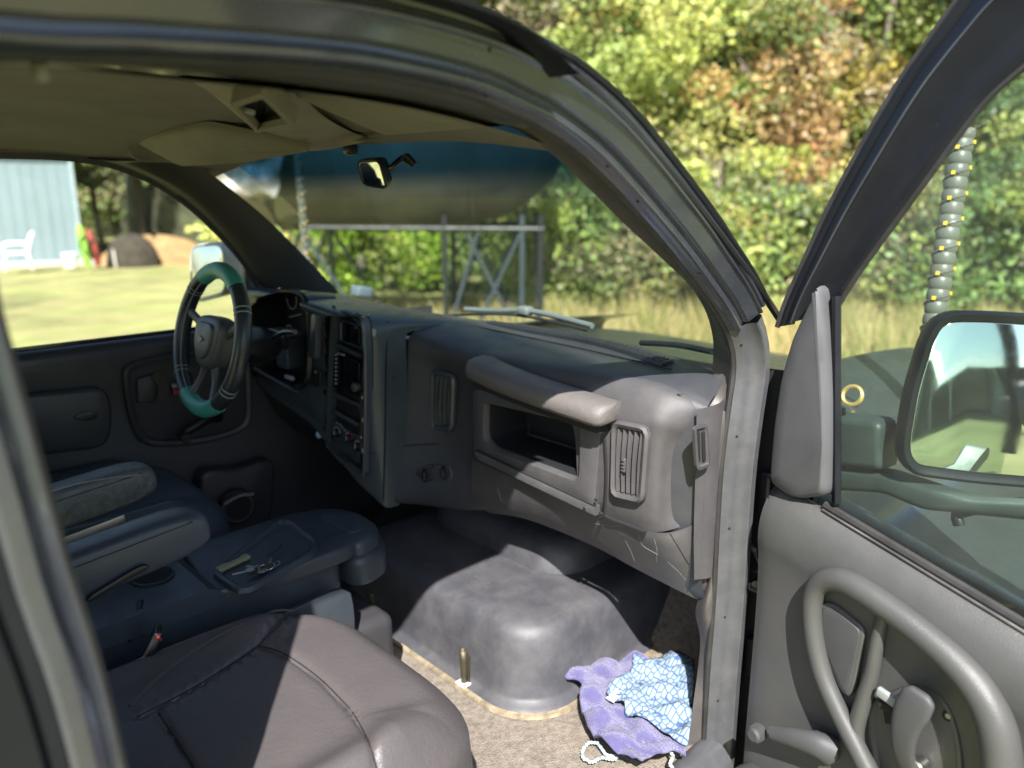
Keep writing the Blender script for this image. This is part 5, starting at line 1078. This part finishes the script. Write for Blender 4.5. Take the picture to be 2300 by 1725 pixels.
# inner handle in its bezel
bz_ = smooth_outline([dr(a, b, .036) for a, b in [(1958, 1600), (2000, 1560), (2060, 1540), (2120, 1570), (2150, 1640), (2160, 1740), (2140, 1860), (2030, 1860), (1975, 1760)]], 60)
loft('handle_bezel', [inset(bz_, -.004), inset(bz_, -.002)+DN*.006, inset(bz_, .004)+DN*.007, inset(bz_, .009)-DN*.0005], M['door'], door, caps=(False, True))
hp_ = [dr(a, b, o) for a, b, o in [(2068, 1552, .080), (2058, 1578, .083), (2040, 1612, .082), (2030, 1650, .078), (2030, 1690, .07), (2042, 1725, .058), (2060, 1745, .046)]]
loops = []
hc = cr(hp_, 5); wd_ = np.interp(np.linspace(0, 1, len(hc)), [0, .08, .25, .5, .8, 1], [.016, .029, .031, .024, .018, .016])
for i, p in enumerate(hc):
    t = nrm(hc[min(i+1, len(hc)-1)]-hc[max(i-1, 0)]); s_ = nrm(np.cross(t, DN)); n_ = np.cross(s_, t); th_ = .009 if 0 < i < len(hc)-1 else .005
    loops.append([p+s_*wd_[i]*math.copysign(abs(math.cos(q))**.6, math.cos(q))+n_*th_*math.copysign(abs(math.sin(q))**.8, math.sin(q)) for q in np.linspace(0, 2*math.pi, 20, endpoint=False)])
loft('door_handle', loops, M['door_dark'], door, angle=60)
cyl('handle_pivot', dr(2075, 1712, .036), DN, .014, .03, M['metal'], door, bev=.003)
rbox('lock_slider', dr(1992, 1565, .062), (.040, .020, .012), .004, M['stitch'], door, ax=[nrm(dr(2020, 1580, .06)-dr(1980, 1552, .06)), nrm(np.cross(DN, nrm(dr(2020, 1580, .06)-dr(1980, 1552, .06)))), DN])
rbox('lock_stem', dr(1993, 1585, .05), (.018, .03, .016), .003, M['void'], door)
plate('lock_slot', poly_outline([dr(a, b, .038) for a, b in [(1985, 1585), (2005, 1590), (2008, 1625), (1990, 1625)]], .005, 24), DN, .004, .001, M['void'], door)
cyl('panel_screw', dr(2129, 1608, .038), DN, .009, .003, M['void'], door, n=14); cyl('screw_head', dr(2130, 1608, .041), DN, .005, .002, M['metal'], door, n=10)
# window crank
kb = dr(1712, 1640, .095); crk = dr(1862, 1680, .050)
cyl('crank_pivot', dr(1858, 1672, .030), DN, .034, .02, M['door'], door, n=24, bev=.004)
arm_ = cr([dr(1735, 1645, .082), dr(1785, 1657, .078), dr(1835, 1672, .068), dr(1872, 1690, .052)], 5)
tube('window_crank', arm_, list(np.linspace(.017, .032, len(arm_))), M['door_dark'], door, n=16, up=tuple(DN), flat=.8)
kx = nrm(dr(1735, 1645, .082)-dr(1700, 1638, .082))
cyl('crank_knob', dr(1712, 1640, .070)-DN*.0, DN, .0175, .034, M['door_dark'], door, n=26, bev=.005)
for q in np.linspace(0, 2*math.pi, 26, endpoint=False):
    c_ = dr(1712, 1640, .070); e1 = nrm(np.cross(DN, PZ)); e2 = PZ
    rg2 = rbox('knob_rib', (0, 0, 0), (.0016, .0016, .022), 0, M['door_dark'], door, ax=[e1, e2, DN]) if q == 0 else rg2.copy()
    if q: COL.objects.link(rg2)
    rg2.location = c_+e1*.0176*math.cos(q)+e2*.0176*math.sin(q)+DN*.017
# lower map pocket edge
plate('map_pocket', poly_outline([dr(a, b, .03) for a, b in [(1665, 1700), (1700, 1720), (1850, 1790), (2290, 2000), (2290, 2300), (1640, 2300)]], .02, 60), DN, .05, .01, M['door'], door)
# hinges and check strap in the dark gap
for y in (1300, 1345): pass
hgq = at(1690, 1335, 'Y', -.90)+A([.05, .01, 0]); rbox('check_strap', hgq, (.05, .035, .022), .007, M['black'], door); cyl('strap_bolt', hgq+A([-.02, .0, .012]), (-1, -.5, .2), .008, .008, M['black'], door, n=12)
for z in (1.34, .92): rbox('hinge', A([1.56, -.885, z]), (.05, .05, .10), .008, M['frame_black'], door); cyl('hinge_pin', A([1.545, -.90, z-.05]), (0, 0, 1), .009, .10, M['black'], door)
loft('hinge_gap_dark', [[A([1.56, -.80, z]), A([1.58, -.90, z]), A([1.56, -.98, z])] for z in (.5, 1.0, 1.62)], M['void'], truck, closed=False)  # black sheet added to fill the hinge gap with dark
cable = tube('door_cable', cr([A([1.52, -.86, 1.22]), A([1.50, -.89, 1.21]), A([1.51, -.90, 1.17]), A([1.53, -.87, 1.15])], 5), .006, M['black'], door, n=8)
# ---------------- wing mirror on the door
MO = -.20                                              # head stands forward of the door plane
mc_ = dr(2240, 900, MO); MN = nrm(nrm([-.43, -.90, -.03])-nrm(ray(2220, 860)))
def mr(a, b, off=0): return atp(a, b, mc_+MN*off, MN)
MG = poly_outline([mr(2113, 733), mr(2093, 770), mr(2060, 880), mr(2042, 985), mr(2042, 1020), mr(2060, 1044), mr(2180, 1060), mr(2420, 1080), mr(2470, 1060), mr(2500, 800), mr(2480, 745), mr(2420, 735), mr(2200, 722), mr(2140, 722)], .03, 120)
wm = loft('wing_mirror', [inset(MG, .11)-MN*.15, inset(MG, .05)-MN*.11, inset(MG, .005)-MN*.06, inset(MG, -.020)-MN*.02, inset(MG, -.021)+MN*.004, inset(MG, -.014)+MN*.014, inset(MG, -.004)+MN*.010, inset(MG, .0)+MN*.002], M['frame_black'], truck, caps=(True, False), angle=50)
wm['label'] = 'large black wing mirror seen through the door glass'
plate('mirror_face', inset(MG, .0005), MN, .004, .0015, M['mirror'], wm)
green_pl = material('grey_plastic_arm', (.050, .058, .056), .5, var=.2)
ua = poly_outline([dr(a, b, -.14) for a, b in [(1898, 925), (1935, 928), (2015, 938), (2012, 1010), (2018, 1048), (1900, 1036)]], .02, 40); plate('mirror_arm', ua, DN, .06, .015, green_pl, wm)
la = poly_outline([dr(a, b, -.14) for a, b in [(1895, 1042), (2008, 1052), (2200, 1115), (2420, 1125), (2420, 1165), (2100, 1135), (2010, 1098), (1900, 1092)]], .015, 60); plate('mirror_arm', la, DN, .05, .012, green_pl, wm)
plate('mirror_foot', poly_outline([dr(a, b, -.11) for a, b in [(1888, 905), (1900, 915), (1902, 1100), (1888, 1100)]], .004, 24), DN, .02, .005, M['black'], wm)
tube('foot_tube', cr([dr(2300, 1130, -.2), dr(2160, 1150, -.22), dr(2155, 1180, -.22)], 4), .012, M['black'], wm)

# ================================================================ front of the truck: hood, fender, whip lights, wipers
hd = [[A([x, y, z]) for x, z in ((1.74, 1.50), (1.95, 1.49), (2.3, 1.45), (2.8, 1.38), (3.2, 1.28), (3.3, 1.05))] for y in (-.58, -.3, 0, .3, .58)]
hood = surf('hood', hd, M['hood'], truck)
fX = (1.60, 1.9, 2.3, 2.7, 3.0, 3.2)
fd = [[A([x, y-.0*x, z-.05*max(0, x-2.3)**2-.02*(x-1.6)]) for x in fX] for y, z in ((-1.44, .80), (-1.45, 1.02), (-1.41, 1.10), (-1.25, 1.135), (-1.06, 1.15), (-.99, 1.19), (-.965, 1.33), (-.94, 1.40), (-.86, 1.43), (-.74, 1.46), (-.60, 1.48))]
fen = surf('fender', fd, M['hood'], truck)
fen2 = surf('fender', [[p*A([1, -1, 1]) for p in r] for r in fd], M['hood'], truck)
cw = surf('cowl', [[A([1.66-.28*(abs(y)/.8)**2, y, 1.575]), A([1.72-.24*(abs(y)/.8)**2, y, 1.56]), A([1.80-.2*(abs(y)/.8)**2, y, 1.52]), A([1.86-.2*(abs(y)/.8)**2, y, 1.47])] for y in np.linspace(-.70, .70, 11)], M['black'], truck)
def wiper(pts, par=truck):
    w = tube('wiper', cr([at(a, b, 'X', x) for a, b, x in pts], 4), .006, M['frame_black'], par, n=6); return w
wm_pale = material('dusty_wiper', (.13, .15, .15), .5)
w1 = tube('wiper', cr([at(1045, 695, 'X', 1.74), at(1110, 698, 'X', 1.745), at(1200, 700, 'X', 1.745), at(1330, 732, 'X', 1.70)], 5), .009, wm_pale, truck, n=8); w1['label'] = 'pale wiper arm lying across the lower windshield'
tube('wiper_blade', cr([at(985, 710, 'X', 1.73), at(1100, 705, 'X', 1.735), at(1190, 712, 'X', 1.735), at(1320, 742, 'X', 1.69)], 5), .005, M['rubber'], w1, n=6)
rbox('wiper_pivot', at(1180, 698, 'X', 1.745), (.04, .05, .03), .01, wm_pale, w1)
w2 = tube('wiper', cr([at(1440, 770, 'X', 1.70), at(1520, 775, 'X', 1.66), at(1600, 790, 'X', 1.60)], 5), .008, M['frame_black'], truck, n=8); w2['label'] = 'dark wiper at the passenger end of the windshield'
rbox('washer_block', at(812, 655, 'X', 1.95), (.08, .07, .05), .01, material('pale_washer', (.10, .13, .16), .5), truck, ax=[nrm([1, 0, -.2]), [0, 1, 0], nrm([.2, 0, 1])])
# gold ring on the fender
hh_ = onto([fen, hood], 1912, 908); gq = A(hh_[0])+A([0, 0, .045]) if hh_ else at(1912, 900, 'X', 2.0)
gr_ = tube('headlight_ring', [gq+A([.01*math.sin(t), .026*math.cos(t), .024*math.sin(t)-.02]) for t in np.linspace(0, 6.28, 24, endpoint=False)], .006, M['gold'], truck, n=8, closed=True); gr_['label'] = 'shiny gold ring on top of the right fender'

# whip lights: clear tube coiled round with LED chips
def whip(base, tip, r, lab, par=truck, nrib=30, n_chip=20, spring=True, bend=0):
    b, t = A(base), A(tip); N_ = nrib*8; pts = [b+(t-b)*s+RT*bend*math.sin(math.pi*s) for s in np.linspace(0, 1, N_+1)]
    rad = [r*(.90+.14*abs(math.sin(math.pi*i/8))**.6) for i in range(N_+1)]; rad[-1] = r*.3; rad[-2] = r*.8
    w = tube('whip_light', pts, rad, M['tubeclear'], par, n=14); w['label'] = lab; L_ = t-b; ax_ = nrm(L_); e1 = nrm(np.cross(ax_, FW)); e2 = np.cross(ax_, e1)
    tube('led_strip', [pts[min(N_, int(s*N_))]+(e1*math.cos(s*nrib*math.pi)+e2*math.sin(s*nrib*math.pi))*r*1.0 for s in np.linspace(0, 1, nrib*16)], r*.12, M['tubeclear'], w, n=5)
    for k in range(n_chip*3):
        s = (k+.5)/(n_chip*3); a = s*nrib*math.pi; d_ = e1*math.cos(a)+e2*math.sin(a); q = pts[int(s*N_)]+d_*r*1.08
        if k == 0: c_ = rbox('led_chip', (0, 0, 0), (r*.34, r*.34, r*.16), 0, M['amber'], w)
        else: c_ = c_.copy(); COL.objects.link(c_)
        c_.location = q; c_.rotation_mode = 'QUATERNION'; c_.rotation_quaternion = Vector(d_).to_track_quat('Z', 'Y')
    if spring:
        sp_ = b-A([0, 0, .0]); tube('spring_base', [sp_-ax_*.20+ax_*.20*s+(e1*math.cos(s*50)+e2*math.sin(s*50))*r*1.1 for s in np.linspace(0, 1, 90)], r*.18, M['brass'], w, n=6)
        cyl('spring_core', sp_-ax_*.22, ax_, r*.95, .22, M['brass'], w); cyl('whip_foot', sp_-ax_*.27, ax_, r*.6, .05, M['metal'], w); 
    return w
wb1 = at(2038, 1105, 'X', 2.25); wt1 = wb1*0+at(2166, 285, 'X', 2.42)
whip(wb1, wt1, .029, 'clear whip light with yellow LED chips rising behind the wing mirror')
rbox('whip_bracket', at(2040, 1215, 'X', 2.25), (.14, .16, .03), .01, M['black'], truck)
wb2 = at(692, 600, 'X', 2.2); wt2 = at(668, 345, 'X', 2.15)
whip(wb2-PZ*.25, wt2, .021, 'pale whip light standing beyond the driver side of the windshield', nrib=22, spring=False)

# ================================================================ things on the cab floor
tw = thing('crumpled_cloth', 'crumpled purple cloth with pale blue knitted panel lying on the cab floor', 'cloth', tuple(at(1420, 1600, 'Z', .69)))
def clothf(G):
    x, y = G[..., 0], G[..., 1]
    h = .010*np.sin(x*38+y*21)+.007*np.sin(x*17-y*52+1)+.004*np.sin(x*90+y*70); G[..., 2] += np.abs(h)*1.6+.016*np.exp(-((np.sin(x*11-y*6+.6))/.35)**2); return G
cg = [[(1268, 1518), (1290, 1495), (1330, 1472), (1345, 1482), (1385, 1490), (1425, 1482)],
      [(1272, 1535), (1300, 1525), (1345, 1515), (1385, 1515), (1425, 1512), (1480, 1500)],
      [(1305, 1550), (1335, 1555), (1365, 1558), (1395, 1556), (1440, 1545), (1500, 1535)],
      [(1302, 1585), (1340, 1595), (1380, 1600), (1410, 1602), (1460, 1590), (1520, 1580)],
      [(1320, 1640), (1360, 1640), (1400, 1640), (1440, 1640), (1490, 1632), (1535, 1625)],
      [(1350, 1675), (1390, 1680), (1430, 1685), (1470, 1685), (1505, 1678), (1540, 1668)],
      [(1420, 1722), (1440, 1720), (1465, 1712), (1490, 1706), (1515, 1700), (1540, 1698)]]
surf('cloth_body', [[at(a, b, 'Z', .72+.012*((i+j) % 2)) for j, (a, b) in enumerate(r)] for i, r in enumerate(cg)], M['purple'], tw, su=7, sv=7, disp=clothf, thick=.005, angle=60)
knit = bpy.data.materials.new('knit_pattern'); knit.use_nodes = True; kn_ = knit.node_tree; kb_ = kn_.nodes['Principled BSDF']; kb_.inputs['Roughness'].default_value = .9
vo = kn_.nodes.new('ShaderNodeTexVoronoi'); vo.feature = 'DISTANCE_TO_EDGE'; vo.inputs['Scale'].default_value = 75; vo.inputs['Randomness'].default_value = .45
gp_ = kn_.nodes.new('ShaderNodeNewGeometry'); mpn = kn_.nodes.new('ShaderNodeMapping'); mpn.inputs['Scale'].default_value = (.7, 1.1, .3); kn_.links.new(gp_.outputs['Position'], mpn.inputs[0]); kn_.links.new(mpn.outputs[0], vo.inputs['Vector'])
cr_ = kn_.nodes.new('ShaderNodeValToRGB'); cr_.color_ramp.elements[0].position = .05; cr_.color_ramp.elements[0].color = (.04, .08, .19, 1); cr_.color_ramp.elements[1].position = .11; cr_.color_ramp.elements[1].color = (.20, .27, .33, 1)
kn_.links.new(vo.outputs['Distance'], cr_.inputs[0]); kn_.links.new(cr_.outputs[0], kb_.inputs['Base Color'])
kbp = kn_.nodes.new('ShaderNodeBump'); kbp.inputs['Strength'].default_value = 1; kbp.inputs['Distance'].default_value = .004; kn_.links.new(vo.outputs['Distance'], kbp.inputs['Height']); kn_.links.new(kbp.outputs[0], kb_.inputs['Normal'])
kg = [[(1422, 1482), (1460, 1483), (1510, 1486), (1560, 1488)], [(1415, 1515), (1460, 1515), (1510, 1520), (1558, 1520)], [(1362, 1562), (1420, 1560), (1500, 1562), (1556, 1565)],
      [(1400, 1592), (1440, 1600), (1500, 1605), (1553, 1605)], [(1408, 1612), (1450, 1628), (1505, 1645), (1550, 1645)], [(1470, 1632), (1490, 1645), (1515, 1662), (1545, 1680)]]
kn_o = surf('knitted_panel', [[at(a, b, 'Z', .74+.008*((i+j) % 2)) for j, (a, b) in enumerate(r)] for i, r in enumerate(kg)], knit, tw, su=6, sv=6, disp=clothf, thick=.004, angle=60)
lilac = material('lilac_hem', (.50, .46, .62), .85, var=.1)
surf('hem_band', [[at(a, b, 'Z', z) for a, b in l] for l, z in (([(1362, 1570), (1385, 1545), (1410, 1525)], .752), ([(1378, 1578), (1400, 1555), (1425, 1532)], .756))], lilac, tw, thick=.003)
for k in range(7):
    q = at(1366+k*7.3, 1566-k*6.6, 'Z', .757); s1 = rbox('hem_stitch', (0, 0, 0), (.012, .0035, .003), .001, M['white_pl'], tw) if k == 0 else s1.copy()
    if k: COL.objects.link(s1)
    s1.location = q
def beads(nm, lab, path, group, par=None):
    t = thing(nm, lab, 'bracelet', tuple(path[0]), group)
    for k, q in enumerate(path):
        m_ = M['bead_blue'] if k % 7 in (2, 3) and k % 2 else M['bead']
        if k == 0:
            bm = bmesh.new(); bmesh.ops.create_icosphere(bm, subdivisions=2, radius=.0044); me = bpy.data.meshes.new('bead'); bm.to_mesh(me); bm.free()
            me.polygons.foreach_set('use_smooth', [True]*len(me.polygons)); me.materials.append(M['bead']); b0 = bpy.data.objects.new('bead', me); COL.objects.link(b0); attach(b0, t); o = b0
            me2 = me.copy(); me2.materials.clear(); me2.materials.append(M['bead_blue'])
        else:
            o = b0.copy(); COL.objects.link(o)
            if m_ is M['bead_blue']: o.data = me2
        o.location = q+A([0, 0, rng.normal(0, .0008)])
beads('bead_bracelet', 'loop of pale blue and white beads on the beige carpet left of the purple cloth', resample(cr([at(a, b, 'Z', .700) for a, b in [(1308, 1690), (1318, 1672), (1338, 1668), (1352, 1682), (1362, 1695), (1385, 1700), (1375, 1706), (1352, 1702), (1330, 1712), (1312, 1704)]], 5, True), 32, True), 'bead bracelets')
beads('bead_bracelet', 'string of beads lying against the door sill right of the purple cloth', resample(cr([at(a, b, 'Z', .72) for a, b in [(1505, 1688), (1512, 1700), (1505, 1715), (1512, 1730), (1500, 1745)]], 5), 14), 'bead bracelets')
# door sill
surf('door_sill', [[A([x, y, z]) for x in (-.2, .3, .8, 1.2, 1.48)] for y, z in ((-.78, .66), (-.81, .695), (-.86, .69), (-.89, .64), (-.90, .5))], M['paint_dirty'], truck)
surf('rocker_skin', [[A([x, -.905-.03*(z < .6), z]) for x in (-.6, .2, 1.0, 1.5)] for z in (.64, .5, .38)], M['paint'], truck)
